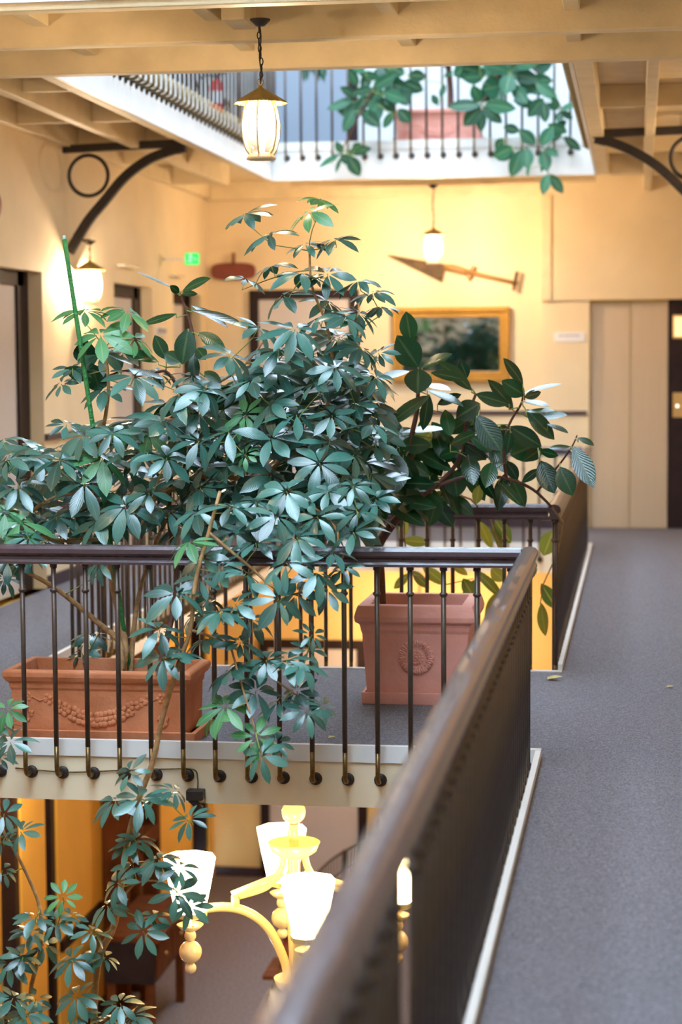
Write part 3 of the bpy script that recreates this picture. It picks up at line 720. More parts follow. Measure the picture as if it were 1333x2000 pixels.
hand = [(345, 1160, 150, 7.5, .5), (370, 1060, 120, 7.6), (430, 1195, 130, 7.5), (460, 1180, 110, 7.55), (312, 1230, 120, 7.5), (318, 1285, 130, 7.45, .9), (345, 1280, 110, 7.5), (400, 1250, 110, 7.6), (470, 1255, 100, 7.55), (390, 1130, 100, 7.6), (395, 1090, 110, 7.7),
        (480, 1120, 120, 7.6), (560, 1100, 130, 7.6), (545, 1170, 130, 7.5, 1.0), (580, 1160, 110, 7.6, 1.), (620, 1120, 120, 7.6), (640, 1150, 100, 7.65, .9), (650, 1080, 110, 7.7), (690, 1040, 130, 7.7), (700, 1000, 110, 7.8), (670, 1110, 80, 7.7), (500, 1060, 120, 7.7), (580, 1050, 130, 7.65), (540, 1010, 130, 7.7), (620, 1010, 130, 7.7, .9), (460, 1040, 120, 7.75), (450, 990, 130, 7.7), (500, 980, 120, 7.8), (430, 1110, 100, 7.65), (560, 960, 130, 7.8), (640, 960, 120, 7.9), (690, 950, 110, 7.9),
        (520, 1290, 110, 7.5), (560, 1290, 120, 7.5), (590, 1300, 110, 7.5), (605, 1270, 80, 7.6), (450, 1310, 120, 7.55), (480, 1300, 90, 7.6), (440, 1380, 120, 7.5), (420, 1400, 90, 7.5), (500, 1350, 120, 7.55), (545, 1370, 100, 7.55), (600, 1390, 110, 7.45, .9), (580, 1350, 90, 7.6), (630, 1380, 70, 7.5), (500, 1440, 100, 7.45, 1.1), (510, 1475, 110, 7.4, 1.2), (540, 1450, 80, 7.5), (610, 1240, 70, 7.6), (405, 1170, 90, 7.7), (490, 1210, 100, 7.7), (380, 1200, 100, 7.65),
        (254, 1508, 90, 7.45, .9), (225, 1565, 110, 7.45), (275, 1560, 130, 7.4, .6), (340, 1545, 90, 7.4), (305, 1560, 80, 7.5), (370, 1600, 90, 7.4), (270, 1640, 110, 7.5), (250, 1650, 90, 7.5), (230, 1725, 110, 7.4, .6), (260, 1690, 100, 7.5), (310, 1680, 110, 7.45), (350, 1695, 100, 7.4), (345, 1745, 120, 7.35, .8), (370, 1770, 90, 7.4), (280, 1820, 100, 7.4, 1.1), (210, 1770, 100, 7.5), (180, 1820, 80, 7.45), (300, 1790, 70, 7.5),
        (140, 1875, 110, 7.4, .7), (165, 1870, 90, 7.5), (205, 1870, 70, 7.5), (150, 1945, 110, 7.4, .6), (150, 1985, 90, 7.4), (235, 1960, 90, 7.5), (260, 1985, 100, 7.5), (215, 1990, 90, 7.5)]
umbrella_tree('umbrella_tree', (basex - 0.1, yb, ZL + 0.30), 'tall slender umbrella tree climbing from below past the front railing, crossing the lit chandelier', sk, hand, [], 5, 7.5, .3)
def round_pot(x, y, label):
    t = thing('round_pot', (x, y, ZL), label, 'plant pot')
    MB().lathe((x, y, ZL), [(0.001, 0), (0.15, 0), (0.20, 0.27), (0.215, 0.28), (0.215, 0.32), (0.19, 0.32), (0.185, 0.25)], 28).build('body', 'terra_l', t, smooth=False)
    MB().lathe((x, y, ZL), [(0.186, 0.26), (0.001, 0.30)], 28).build('soil', 'soil', t)
    return t
round_pot(basex - 0.1, yb, 'round terracotta pot on the lower floor under the tall climbing umbrella tree')

bx2 = P(60, 2000, 7.6).x
sk = [([(bx2 + .1, 7.6, ZL + 0.30), (bx2 + .05, 7.6, -2.0), P(70, 2040, 7.6), P(60, 1940, 7.6), P(80, 1850, 7.6), P(78, 1775, 7.6), P(58, 1720, 7.6), P(28, 1660, 7.6), P(8, 1625, 7.6), P(-10, 1560, 7.6), P(0, 1480, 7.6)], 0.012, 0.004)]
hand = [(8, 1590, 90, 7.5), (40, 1625, 90, 7.5), (0, 1640, 80, 7.5), (5, 1700, 70, 7.5), (123, 1752, 70, 7.4, 1.2), (70, 1790, 100, 7.5), (110, 1800, 90, 7.5), (60, 1820, 90, 7.5), (140, 1790, 70, 7.55), (20, 1880, 100, 7.5), (45, 1870, 80, 7.5), (85, 1845, 80, 7.6), (25, 1950, 110, 7.45), (50, 1980, 110, 7.45), (10, 1985, 90, 7.5), (70, 1950, 70, 7.5),
        (15, 1385, 90, 7.6, .9), (20, 1450, 110, 7.55, .6), (0, 1480, 70, 7.6), (5, 1420, 70, 7.6)]
umbrella_tree('umbrella_tree', (bx2 + .1, 7.6, ZL + 0.30), 'dark green umbrella tree in the lower left corner, in front of the orange wall', sk, hand, [], 6, 7.5, .3)
round_pot(bx2 + .1, 7.6, 'round terracotta pot on the lower floor at the far left, under the corner umbrella tree')

# rubber plants: leaves given as (base, tip, width) in photo pixels at a depth
def rleaf(mb, b, tp, w, Y, rr, dY=None):
    d2 = Vector((tp[0] - b[0], tp[1] - b[1])); Lp = d2.length
    dY = rr.uniform(-.10, .03) if dY is None else dY
    B0 = P(b[0], b[1], Y); T0 = P(tp[0], tp[1], Y + dY)
    L = (T0 - B0).length; wm = px(w, Y); wr = max(wm, 0.40 * L); roll = math.acos(min(1, wm / wr)) * rr.choice((-1, 1))
    d = (T0 - B0).normalized(); view = (CAM - B0).normalized()
    sd = d.cross(view).normalized(); n = sd.cross(d).normalized()
    if n.z < -0.2: pass
    n2 = n * math.cos(roll) + sd * math.sin(roll)
    if n2.z < 0 and abs(roll) > 0.3: n2 = n * math.cos(roll) - sd * math.sin(roll)
    mb.leaf(B0, d, n2, L * 1.02, wr, droop=rr.uniform(0.0, 0.12), fold=rr.uniform(0.05, 0.22), rows=8, shape=0.5)
    return B0
def rubber(name, loc, label, skeleton, leaves, Y, seed, m='ficus', stem='barkdark', extra=None, fill=None):
    rr = random.Random(seed); t = thing(name, loc, label, 'potted plant')
    mb = MB(); tips = []
    for q in leaves:
        yy = q[3] if len(q) > 3 else Y + rr.uniform(-.12, .12)
        B0 = rleaf(mb, q[0], q[1], q[2], yy, rr); tips.append((B0, Vector((0, 0, 1))))
    for poly, n, ya, yb_ in (fill or []):
        xs = [p[0] for p in poly]; ys = [p[1] for p in poly]; k = 0
        while k < n:
            x = rr.uniform(min(xs), max(xs)); y = rr.uniform(min(ys), max(ys))
            if not inside(x, y, poly): continue
            a = rr.uniform(-0.3, PI + 0.3); L = rr.uniform(60, 95) * (9.6 / yb_ if yb_ > 12 else 1)
            B0 = rleaf(mb, (x, y), (x + L * math.cos(a), y + L * math.sin(a) * 0.8), rr.uniform(18, 44), rr.uniform(ya, yb_), rr)
            tips.append((B0, Vector((0, 0, 1)))); k += 1
    grow(t, skeleton, tips, rr, stem=stem, pr=0.003)
    mb.build('foliage', m, t, smooth=True)
    if extra:
        mb = MB(); sk2, lv, m2 = extra; tips = []
        for q in lv: tips.append((rleaf(mb, q[0], q[1], q[2], q[3], rr), Vector((0, 0, 1))))
        w = MB()
        for pts, r0, r1 in sk2: w.tube(pts, [r0 + (r1 - r0) * i / (len(pts) - 1) for i in range(len(pts))], 6)
        w.build('trailing_stems', 'bark', t, smooth=True)
        mb.build('trailing_leaves', m2, t, smooth=True)
    return t
Yf = 9.35
tb = P(744, 1150, 9.45)
sk = [([(tb.x, 9.45, 0.33), P(742, 1120, 9.45), P(738, 1070, 9.45), P(770, 1020, 9.4), P(800, 985, 9.4), P(812, 930, 9.4), P(800, 880, 9.35), P(815, 800, 9.35), P(818, 720, 9.35)], 0.028, 0.008),
      ([P(800, 985, 9.4), P(850, 950, 9.4), P(893, 905, 9.4), P(905, 860, 9.4), P(915, 810, 9.4), P(930, 770, 9.4)], 0.012, 0.006),
      ([P(850, 950, 9.4), P(920, 930, 9.4), P(990, 935, 9.4), P(1040, 955, 9.45), P(1078, 990, 9.5)], 0.010, 0.006),
      ([P(990, 935, 9.4), P(985, 880, 9.4), P(995, 830, 9.4), P(1018, 790, 9.4), P(1022, 770, 9.4)], 0.008, 0.004),
      ([P(1050, 960, 9.45), P(1095, 905, 9.4), P(1118, 872, 9.4), P(1128, 850, 9.4)], 0.006, 0.003),
      ([P(905, 860, 9.4), P(960, 880, 9.4), P(1050, 870, 9.4)], 0.006, 0.004)]
fl = [((803, 668), (794, 610), 36), ((817, 717), (778, 658), 55, 9.2), ((818, 720), (816, 768), 55, 9.1), ((825, 718), (880, 688), 20), ((800, 725), (735, 735), 14), ((842, 728), (908, 738), 20),
      ((922, 762), (862, 705), 26), ((913, 738), (900, 705), 24), ((832, 750), (880, 760), 12), ((835, 762), (905, 790), 14), ((752, 835), (832, 768), 26, 9.1), ((838, 770), (828, 840), 26), ((938, 788), (893, 815), 44),
      ((1022, 750), (988, 700), 22), ((1025, 772), (983, 745), 36), ((1003, 800), (960, 742), 26), ((995, 790), (932, 770), 28), ((1025, 768), (1095, 742), 9), ((1025, 776), (1057, 766), 18), ((1022, 784), (1072, 788), 9),
      ((1028, 803), (1083, 803), 10), ((1052, 814), (1105, 806), 15), ((1030, 800), (1082, 857), 32), ((1070, 828), (1110, 842), 9), ((932, 812), (978, 880), 46, 9.2), ((997, 833), (1058, 872), 36), ((1000, 835), (990, 885), 22), ((1052, 868), (1000, 888), 50),
      ((1060, 875), (1028, 897), 26), ((1055, 880), (1090, 890), 18), ((1121, 872), (1160, 950), 40, 9.2), ((1130, 855), (1160, 868), 12), ((1115, 872), (1072, 872), 9), ((1056, 900), (1083, 962), 42), ((1094, 912), (1118, 966), 40), ((1056, 915), (1020, 942), 18),
      ((990, 900), (1012, 937), 24), ((975, 940), (1019, 985), 18), ((962, 903), (950, 948), 34), ((935, 918), (966, 975), 24), ((776, 885), (772, 962), 50, 9.15), ((788, 888), (816, 957), 32), ((768, 893), (740, 925), 32), ((785, 845), (868, 832), 13), ((812, 880), (882, 918), 30), ((887, 918), (893, 970), 46),
      ((915, 888), (925, 945), 38), ((880, 868), (925, 845), 22), ((898, 878), (858, 892), 22), ((918, 850), (960, 882), 22), ((800, 970), (840, 1017), 11), ((745, 930), (735, 1000), 40), ((760, 960), (725, 1040), 36), ((790, 940), (760, 1000), 34), ((720, 900), (760, 860), 30),
      ((870, 800), (880, 850), 30), ((855, 790), (900, 770), 20), ((850, 840), (870, 900), 30), ((960, 820), (950, 850), 26), ((700, 860), (720, 800), 30), ((840, 930), (800, 900), 26), ((860, 940), (880, 985), 18)]
yel = [((820, 870), (842, 846), 44, 9.5), ((835, 985), (862, 960), 18, 9.5), ((930, 985), (937, 948), 22, 9.5), ((785, 1052), (793, 1013), 20, 10.6), ((785, 1055), (838, 1060), 22, 10.6), ((937, 1018), (962, 1070), 22, 10.7), ((968, 1016), (998, 1060), 30, 10.7), ((960, 1020), (990, 1095), 16, 10.7),
       ((1062, 1085), (1082, 1036), 36, 10.7), ((872, 1142), (828, 1108), 24, 10.6), ((985, 1150), (948, 1202), 24, 10.6), ((925, 1112), (985, 1165), 20, 10.6), ((1058, 1140), (1088, 1190), 28, 10.6), ((1058, 1178), (1064, 1240), 22, 10.6), ((880, 1100), (915, 1122), 16, 10.6), ((905, 1130), (925, 1165), 26, 10.6), ((800, 1120), (770, 1150), 18, 10.6), ((805, 1115), (838, 1148), 20, 10.7), ((940, 1130), (900, 1165), 18, 10.7), ((1050, 1110), (1020, 1135), 18, 10.7), ((960, 1110), (985, 1135), 28, 10.6)]
sk2 = [([P(1078, 990, 9.5), P(1100, 1020, 10.2), P(1090, 1080, 10.65), P(1062, 1140, 10.6), P(1056, 1180, 10.6)], 0.006, 0.003), ([P(850, 950, 9.4), P(920, 975, 10.1), P(960, 1015, 10.65), P(985, 1100, 10.6), P(985, 1150, 10.6)], 0.006, 0.003),
       ([P(800, 985, 9.4), P(790, 1000, 10.1), P(790, 1050, 10.6), P(800, 1120, 10.6), P(870, 1142, 10.6), P(925, 1130, 10.6)], 0.006, 0.003)]
rubber('rubber_plant', (tb.x, 9.45, 0.33), 'rubber plant with big dark glossy oval leaves, growing in the square pink pot', sk, fl, Yf, 11, extra=(sk2, yel, 'ficusbacklit'),
       fill=[([(740, 800), (860, 790), (960, 820), (1040, 850), (1010, 930), (900, 960), (760, 1010), (735, 900)], 46, 9.45, 9.75), ([(730, 860), (800, 860), (800, 980), (740, 1010)], 14, 9.2, 9.4)])
# second rubber plant behind the umbrella tree
Yg = 8.62
tb = P(330, 1280, Yg)
sk = [([(tb.x, 8.36, zp - .03), P(345, 1150, 8.5), P(330, 1000, Yg), P(340, 880, Yg), P(365, 790, Yg), P(385, 740, Yg), P(378, 660, Yg), P(367, 615, Yg), P(353, 578, Yg)], 0.014, 0.005),
      ([P(365, 790, Yg), P(330, 730, Yg), P(300, 727, Yg), P(240, 725, Yg), P(190, 745, Yg)], 0.008, 0.004)]
gl = [((342, 565), (268, 530), 5), ((357, 568), (407, 541), 17), ((355, 572), (384, 574), 13), ((350, 572), (333, 558), 16), ((345, 613), (278, 634), 15), ((375, 597), (446, 630), 13), ((375, 606), (482, 634), 15), ((368, 642), (356, 710), 44, 8.4), ((325, 702), (303, 656), 30), ((352, 708), (322, 690), 30),
      ((388, 650), (437, 678), 28), ((385, 680), (402, 702), 26), ((378, 690), (380, 745), 24), ((400, 725), (432, 748), 22), ((310, 707), (238, 682), 22), ((360, 785), (300, 812), 28), ((380, 780), (374, 835), 24), ((320, 740), (250, 715), 14), ((395, 760), (440, 790), 26),
      ((165, 712), (168, 668), 48), ((195, 765), (180, 715), 46), ((175, 740), (130, 720), 30), ((360, 820), (330, 860), 30), ((420, 800), (460, 770), 26), ((500, 820), (480, 745), 30), ((490, 830), (540, 800), 30), ((470, 860), (500, 900), 30)]
rubber('rubber_plant', (tb.x, 8.36, zp - 0.02), 'rubber plant with upright dark leaves rising left of the tall umbrella tree crown', sk, gl, Yg, 12)
# upper floor rubber plant
Yu = 16.72
tb = P(880, 215, 17.3)
sk = [([(tb.x, 17.3, ZU + 0.22), P(880, 170, 17.3), P(872, 110, 17.2), P(850, 60, 17.1)], 0.03, 0.02), ([P(876, 130, 17.2), P(800, 110, 17.0), P(750, 150, 16.8), P(728, 178, 16.75), P(700, 230, 16.75), P(670, 290, 16.75)], 0.014, 0.006),
      ([P(860, 60, 17.1), P(930, 60, 17.0), P(1000, 110, 16.8), P(997, 145, 16.75)], 0.018, 0.008), ([P(1000, 100, 16.8), P(1050, 140, 16.8), P(1080, 180, 16.8), P(1097, 215, 16.75), P(1098, 260, 16.75), P(1068, 292, 16.7), P(1072, 340, 16.7)], 0.010, 0.004),
      ([P(1000, 110, 16.8), P(960, 170, 16.75), P(940, 205, 16.7)], 0.010, 0.006), ([P(1065, 290, 16.7), P(1040, 285, 16.7), P(1010, 290, 16.7)], 0.006, 0.004)]
ul = [((728, 172), (773, 146), 25), ((690, 197), (640, 213), 18), ((728, 172), (688, 183), 17), ((732, 190), (773, 217), 23), ((735, 195), (741, 233), 23), ((722, 188), (692, 222), 23), ((692, 213), (672, 256), 23), ((705, 215), (742, 246), 27), ((742, 152), (703, 144), 18), ((700, 168), (682, 138), 20), ((716, 142), (684, 128), 14),
      ((780, 165), (796, 206), 36), ((788, 160), (825, 176), 28), ((798, 146), (832, 150), 24), ((768, 218), (750, 250), 17), ((778, 213), (801, 239), 26), ((788, 116), (822, 120), 20), ((760, 130), (790, 145), 26), ((700, 190), (665, 170), 18), ((710, 180), (720, 140), 22), ((740, 200), (715, 240), 24), ((750, 180), (790, 195), 24),
      ((665, 300), (624, 326), 11), ((670, 300), (656, 277), 15), ((680, 298), (724, 290), 20), ((680, 303), (703, 343), 28), ((668, 305), (656, 337), 8), ((690, 295), (705, 280), 18), ((665, 303), (690, 320), 20),
      ((997, 143), (1055, 157), 26), ((997, 145), (988, 181), 34), ((994, 140), (946, 126), 22), ((996, 138), (984, 104), 26), ((1000, 138), (1032, 110), 28), ((990, 148), (948, 168), 20), ((940, 205), (876, 208), 24), ((940, 208), (907, 245), 30), ((943, 208), (980, 239), 24), ((938, 200), (924, 168), 24), ((944, 200), (962, 146), 24),
      ((948, 203), (1005, 212), 28), ((940, 212), (940, 256), 22), ((942, 150), (906, 152), 22), ((938, 122), (910, 114), 18), ((1048, 162), (1087, 192), 24), ((1095, 213), (1126, 204), 12), ((1097, 217), (1119, 232), 14), ((1094, 218), (1091, 238), 15), ((1092, 212), (1079, 190), 13), ((1092, 213), (1068, 203), 14), ((1062, 192), (1033, 227), 28),
      ((1062, 198), (1066, 238), 22), ((1012, 185), (1028, 203), 26), ((1108, 258), (1073, 244), 22), ((1085, 252), (1107, 236), 15), ((1080, 248), (1058, 283), 26), ((1102, 267), (1134, 293), 18), ((1098, 264), (1072, 272), 15), ((1047, 282), (1015, 254), 26), ((1016, 256), (984, 248), 20), ((1002, 288), (964, 306), 28), ((1005, 295), (972, 312), 20),
      ((1020, 292), (1000, 343), 30), ((1030, 288), (1030, 328), 28), ((1035, 318), (1030, 342), 7), ((1062, 294), (1069, 334), 26), ((1065, 290), (1089, 303), 15), ((1062, 300), (1058, 337), 9), ((1070, 340), (1061, 379), 21), ((1075, 340), (1100, 377), 21), ((985, 270), (968, 290), 18), ((1000, 165), (1030, 200), 26), ((1010, 150), (1060, 185), 24), ((960, 160), (980, 200), 30),
      ((860, 190), (870, 165), 12), ((855, 205), (845, 185), 14), ((868, 150), (885, 140), 10), ((1000, 120), (1045, 130), 24), ((1050, 120), (1070, 108), 20)]
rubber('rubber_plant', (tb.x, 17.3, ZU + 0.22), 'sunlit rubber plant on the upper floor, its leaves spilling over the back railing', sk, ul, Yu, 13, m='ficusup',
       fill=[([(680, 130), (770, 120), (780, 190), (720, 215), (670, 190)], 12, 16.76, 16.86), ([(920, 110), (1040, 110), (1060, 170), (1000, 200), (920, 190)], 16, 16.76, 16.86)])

# stake in the long trough
a = P(262, 1308, 8.42); b = P(126, 468, 8.42)
a = Vector((a.x, 8.38, zp - 0.03))
t = thing('plant_stake', a, 'long green plastic plant stake leaning left out of the garland trough', 'plant stake')
MB().tube([a.lerp(b, k / 24) for k in range(25)], 0.0105, 8).build('pole', 'stake', t, smooth=True)
MB().tube([b, b + Vector((-.002, 0, 0.018))], [0.011, 0.006], 8).build('cap', 'stakecap', t, smooth=True)

# ---------------------------------------------------------------- lanterns
def lantern(loc, zc, label, power, group=None, cap=None):
    """loc: middle of the glass; zc: height of the ceiling fixing"""
    x, y, z = loc; t = thing('hanging_lantern', loc, label, 'lantern', group)
    ch = MB(); top = z + 0.20; n = int((zc - top) / 0.028); rr = random.Random(int(x * 100))
    for k in range(n):
        a = top + (zc - top) * k / n; off = 0.006 * math.sin(k * 0.7)
        u = (1, 0) if k % 2 else (0, 1)
        ch.tube([(x + off + 0.007 * u[0] * math.cos(q), y + 0.007 * u[1] * math.cos(q), a + 0.016 + 0.017 * math.sin(q)) for q in [2 * PI * i / 8 for i in range(9)]], 0.0028, 5)
    ch.tube([(x + 0.004 * math.sin(k * .9), y, top + (zc - top) * k / 12) for k in range(13)], 0.0032, 5)
    ch.build('chain', 'black', t, smooth=True)
    MB().lathe((x, y, zc), [(0.001, -0.03), (0.02, -0.03), (0.045, -0.006), (0.047, 0)], 18).build('ceiling_rose', 'black', t, smooth=True)
    cp = MB(); cp.sc = (3, 4)
    cp.lathe((x, y, z), [(0.006, 0.20), (0.014, 0.185), (0.05, 0.165), (0.108, 0.128), (0.118, 0.118), (0.112, 0.124), (0.012, 0.180)], 40, scallop=10, amp=0.045)
    cp.tube([(x + 0.014 * math.cos(q), y, z + 0.212 + 0.014 * math.sin(q)) for q in [2 * PI * i / 12 for i in range(13)]], 0.003, 6)
    cp.build('cap', 'lampcap', t, smooth=True)
    fr = MB()
    for k in range(6):
        a = 2 * PI * (k + .5) / 6
        fr.tube([(x + r * math.cos(a), y + r * math.sin(a), z + h) for r, h in ((0.060, 0.13), (0.078, 0.09), (0.089, 0.03), (0.086, -0.03), (0.072, -0.08), (0.055, -0.105))], 0.0042, 6)
        fr.tube([(x + (0.058 + 0.013 * math.cos(q)) * math.cos(a), y + (0.058 + 0.013 * math.cos(q)) * math.sin(a), z - 0.082 + 0.015 * math.sin(q)) for q in [-2 + 0.6 * i for i in range(9)]], 0.003, 5)
    fr.build('cage', 'lampmetal', t, smooth=True)
    MB().lathe((x, y, z), [(0.056, 0.13), (0.072, 0.09), (0.082, 0.03), (0.079, -0.03), (0.066, -0.08), (0.050, -0.105)], 24).build('glass', 'glass', t, smooth=True)
    b = MB(); b.sc = (1, 2)
    b.lathe((x, y, z), [(0.050, -0.10), (0.060, -0.118), (0.064, -0.128), (0.045, -0.126), (0.001, -0.12)], 32, scallop=12, amp=0.05)
    b.build('base_ring', 'lampmetal', t, smooth=True)
    key = 'bulb_%d' % power
    if key not in M: M[key] = mat('glowing_bulb', (1, 0.9, 0.7), 0.4, emit=(1.0, 0.76, 0.50), estr=power / (PI * 0.0095))
    bu = MB(); bu.ball((x, y, z + 0.035), 0.023, 12, 10, (1, 1, 1.7)); bu.build('bulb', key, t, smooth=True)
    MB().tube([(x, y, z - 0.115), (x, y, z - 0.005)], 0.010, 8).build('lamp_holder', 'pearl', t)
    return t
p = P(510, 255, 8.86)
lantern(p, P(500, 38, 8.86).z, 'glass lantern with scalloped cap on a long twisted chain, hanging nearest at the top', 30)
p2 = P(847, 487, 17.94); lantern(p2, 3.142, 'glass lantern hanging in front of the back wall, above the dagger and the gilt frame', 85)
p3 = P(176, 560, 14.42); l3 = lantern(p3, P(170, 470, 14.42).z, 'glowing lantern by the left wall, beside the tip of the green stake', 75)
z3 = P(170, 470, 14.42).z + 0.004
MB().tube([(XWL, 14.42, z3), (p3.x + 0.01, 14.42, z3)], 0.007, 8).tube([(XWL + 0.004, 14.42, z3 - 0.05), (XWL + 0.004, 14.42, z3 + 0.05)], 0.012, 6).build('wall_arm', 'black', l3, smooth=True)
# unseen lanterns added to brighten the galleries and the lower floor
lantern((0.95, 5.2, 2.65), 3.05, 'added fill-light lantern above the near part of the right walkway', 30)
lantern((1.05, 13.6, 2.65), 3.12, 'added fill-light lantern above the far part of the right walkway', 40)
lantern((-3.55, 7.0, 2.6), 3.05, 'added fill-light lantern in the near part of the left gallery', 32)
lantern((-1.95, 17.9, -0.98), -0.19, 'added fill-light lantern under the rear gallery on the lower floor', 95)
lantern((-3.62, 12.1, -1.02), -0.19, 'added fill-light lantern under the left gallery on the lower floor', 60)
lantern((-0.72, 9.3, -0.75), -0.19, 'added fill-light lantern under the bridge on the lower floor, behind the near railing', 20)

# ---------------------------------------------------------------- chandelier under the bridge
cx, cy = P(575, 1700, 9.0).x, 9.0
t = thing('chandelier', (cx, cy, -0.19), 'large glowing ivory chandelier with four tapered shades and ball pendants, hanging under the bridge', 'chandelier')
MB().lathe((cx, cy, 0), [(0.001, -0.235), (0.03, -0.235), (0.07, -0.20), (0.072, -0.19)], 24).build('ceiling_rose', 'pearl', t, smooth=True)
c = MB()
c.tube([(cx, cy, -0.21), (cx, cy, -0.62)], 0.018, 12)
c.ball((cx, cy, -0.485), 0.056, 24, 16, (1, 1, .98)); c.ball((cx, cy, -0.405), 0.028, 16, 12); c.ball((cx, cy, -0.33), 0.022, 16, 12)
c.lathe((cx, cy, 0), [(0.022, -0.54), (0.03, -0.60), (0.022, -0.63), (0.03, -0.70), (0.026, -1.28)], 20)
c.build('column', 'pearl', t, smooth=True)
MB().lathe((cx, cy, 0), [(0.03, -0.70), (0.07, -0.69), (0.105, -0.665), (0.122, -0.625), (0.116, -0.622), (0.098, -0.65), (0.03, -0.665)], 36).build('upper_bowl', 'pearl', t, smooth=True)
MB().lathe((cx, cy, 0), [(0.001, -1.42), (0.018, -1.41), (0.025, -1.385), (0.012, -1.365), (0.05, -1.34), (0.088, -1.30), (0.10, -1.265), (0.093, -1.262), (0.07, -1.295), (0.03, -1.31)], 36).build('lower_bowl', 'pearl', t, smooth=True)
def spl(pts, k=6):
    out = []
    for i in range(len(pts) - 1):
        p0 = Vector(pts[max(i - 1, 0)]); p1 = Vector(pts[i]); p2 = Vector(pts[i + 1]); p3 = Vector(pts[min(i + 2, len(pts) - 1)])
        for j in range(k):
            u = j / k; out.append(0.5 * ((2 * p1) + (p2 - p0) * u + (2 * p0 - 5 * p1 + 4 * p2 - p3) * u * u + (3 * p1 - 3 * p2 + p3 - p0) * u ** 3))
    out.append(Vector(pts[-1])); return out
for k in range(4):
    a = math.radians(17 + 90 * k); ca, sa_ = math.cos(a), math.sin(a)
    def Q(r, z): return Vector((cx + r * ca, cy + r * sa_, z))
    ar = MB(); ar.tube(spl([Q(0.03, -1.29), Q(0.05, -1.18), Q(0.12, -1.03), Q(0.22, -0.945), Q(0.34, -0.915), Q(0.49, -0.93)]), 0.022, 12)
    ar.tube([Q(0.275, -0.93), Q(0.275, -0.865)], 0.020, 8); ar.tube([Q(0.29, -0.862), Q(0.05, -0.775)], 0.020, 8)
    ar.tube(spl([Q(0.05, -0.67), Q(0.065, -0.75), Q(0.13, -0.83), Q(0.26, -0.868)]), 0.017, 10)
    arm = ar.build('arm', 'resin', t, smooth=True)
    cc = Q(0.485, 0)
    sh = MB(); n = 6; sh.sc = ()
    sh.lathe((cc.x, cc.y, 0), [(0.02, -0.945), (0.074, -0.935), (0.078, -0.90), (0.100, -0.80), (0.124, -0.672), (0.120, -0.672), (0.096, -0.80), (0.072, -0.905), (0.02, -0.93)], 8)
    sh.build('shade', 'shade', arm, smooth=False)
    MB().lathe((cc.x, cc.y, 0), [(0.03, -0.965), (0.080, -0.948), (0.082, -0.925), (0.076, -0.925)], 8).build('shade_holder', 'resin', arm)
    pe = MB(); pe.tube([(cc.x, cc.y, -0.95), (cc.x, cc.y, -1.16)], 0.007, 8)
    pe.lathe((cc.x, cc.y, 0), [(0.022, -1.022), (0.045, -1.008), (0.062, -0.990), (0.058, -0.988), (0.02, -1.0)], 24)
    pe.ball((cc.x, cc.y, -1.042), 0.028, 16, 10); pe.ball((cc.x, cc.y, -1.118), 0.053, 24, 16); pe.ball((cc.x, cc.y, -1.195), 0.027, 16, 12)
    pe.build('pendant', 'pearl', arm, smooth=True)

# ---------------------------------------------------------------- iron brackets
def bracket(label, bar, arc, ring, Y):
    t = thing('gallery_bracket', P(bar[0][0], bar[0][1], Y), label, 'bracket', None)
    m = MB(); a, b = P(*bar[0], Y), P(*bar[1], Y); m.bar(a, b, 0.07, 0.055, (0, 0, 1)); m.build('top_bar', 'black', t, bevel=0.004)
    m = MB(); pts = spl([P(x, y, Y) for x, y in arc], 5)
    for i in range(len(pts) - 1): m.bar(pts[i], pts[i + 1] + (pts[i + 1] - pts[i]) * .15, 0.06, 0.07 if i < 3 else 0.062, (0, 0, 1))
    m.build('curved_strut', 'black', t)
    c = P(*ring[0], Y); r = px(ring[1], Y)
    m = MB(); m.tube([c + Vector((r * math.cos(q), 0, r * math.sin(q))) for q in [2 * PI * i / 40 for i in range(41)]], 0.014, 8); m.build('ring', 'black', t, smooth=True)
    return t
bracket('dark iron bracket with a ring, on the left wall above the stake', [(122, 292), (368, 279)], [(362, 287), (330, 296), (290, 312), (245, 345), (205, 392), (170, 435), (136, 492)], ((173, 343), 40), 14.2)
bracket('dark iron bracket at the upper right frame edge under the right gallery', [(1158, 262), (1420, 250)], [(1163, 270), (1200, 280), (1240, 297), (1285, 325), (1330, 366), (1380, 420), (1410, 470)], ((1352, 308), 40), 14.2)

# ---------------------------------------------------------------- things on the walls
yw = YB
t = thing('wall_dagger', P(880, 560, 18.93), 'huge wooden handled dagger or trowel with a dark triangular blade, fixed on the back wall', 'wall ornament')
def pol(pts, Y): return [P(x, y, Y) for x, y in pts]
MB().prism(pol([(757, 497), (871, 516), (864, 549)], 18.93), (0, 0.03, 0)).build('blade', 'steel', t, bevel=0.003)
m = MB(); m.tube([P(869, 521, 18.93), P(885, 523, 18.93), P(905, 529, 18.93), P(922, 533, 18.93)], [0.026, 0.033, 0.030, 0.022], 12); m.tube([P(920, 532, 18.93), P(960, 541, 18.93), P(1008, 552, 18.93)], [0.019, 0.017, 0.016], 10); m.build('handle', 'handle', t, smooth=True)
m = MB(); m.bar(P(926, 518, 18.93), P(914, 545, 18.93), 0.03, 0.022, (0, 1, 0)); m.build('crosspiece', 'handle', t, bevel=0.004)
m = MB(); m.bar(P(1011, 530, 18.93), P(1004, 568, 18.93), 0.035, 0.022, (0, 1, 0)); m.build('end_bar', 'steel', t, bevel=0.004)
MB().tube([P(890, 525, 18.94), P(890, 525, 18.999)], 0.01, 6).build('wall_pin', 'black', t)

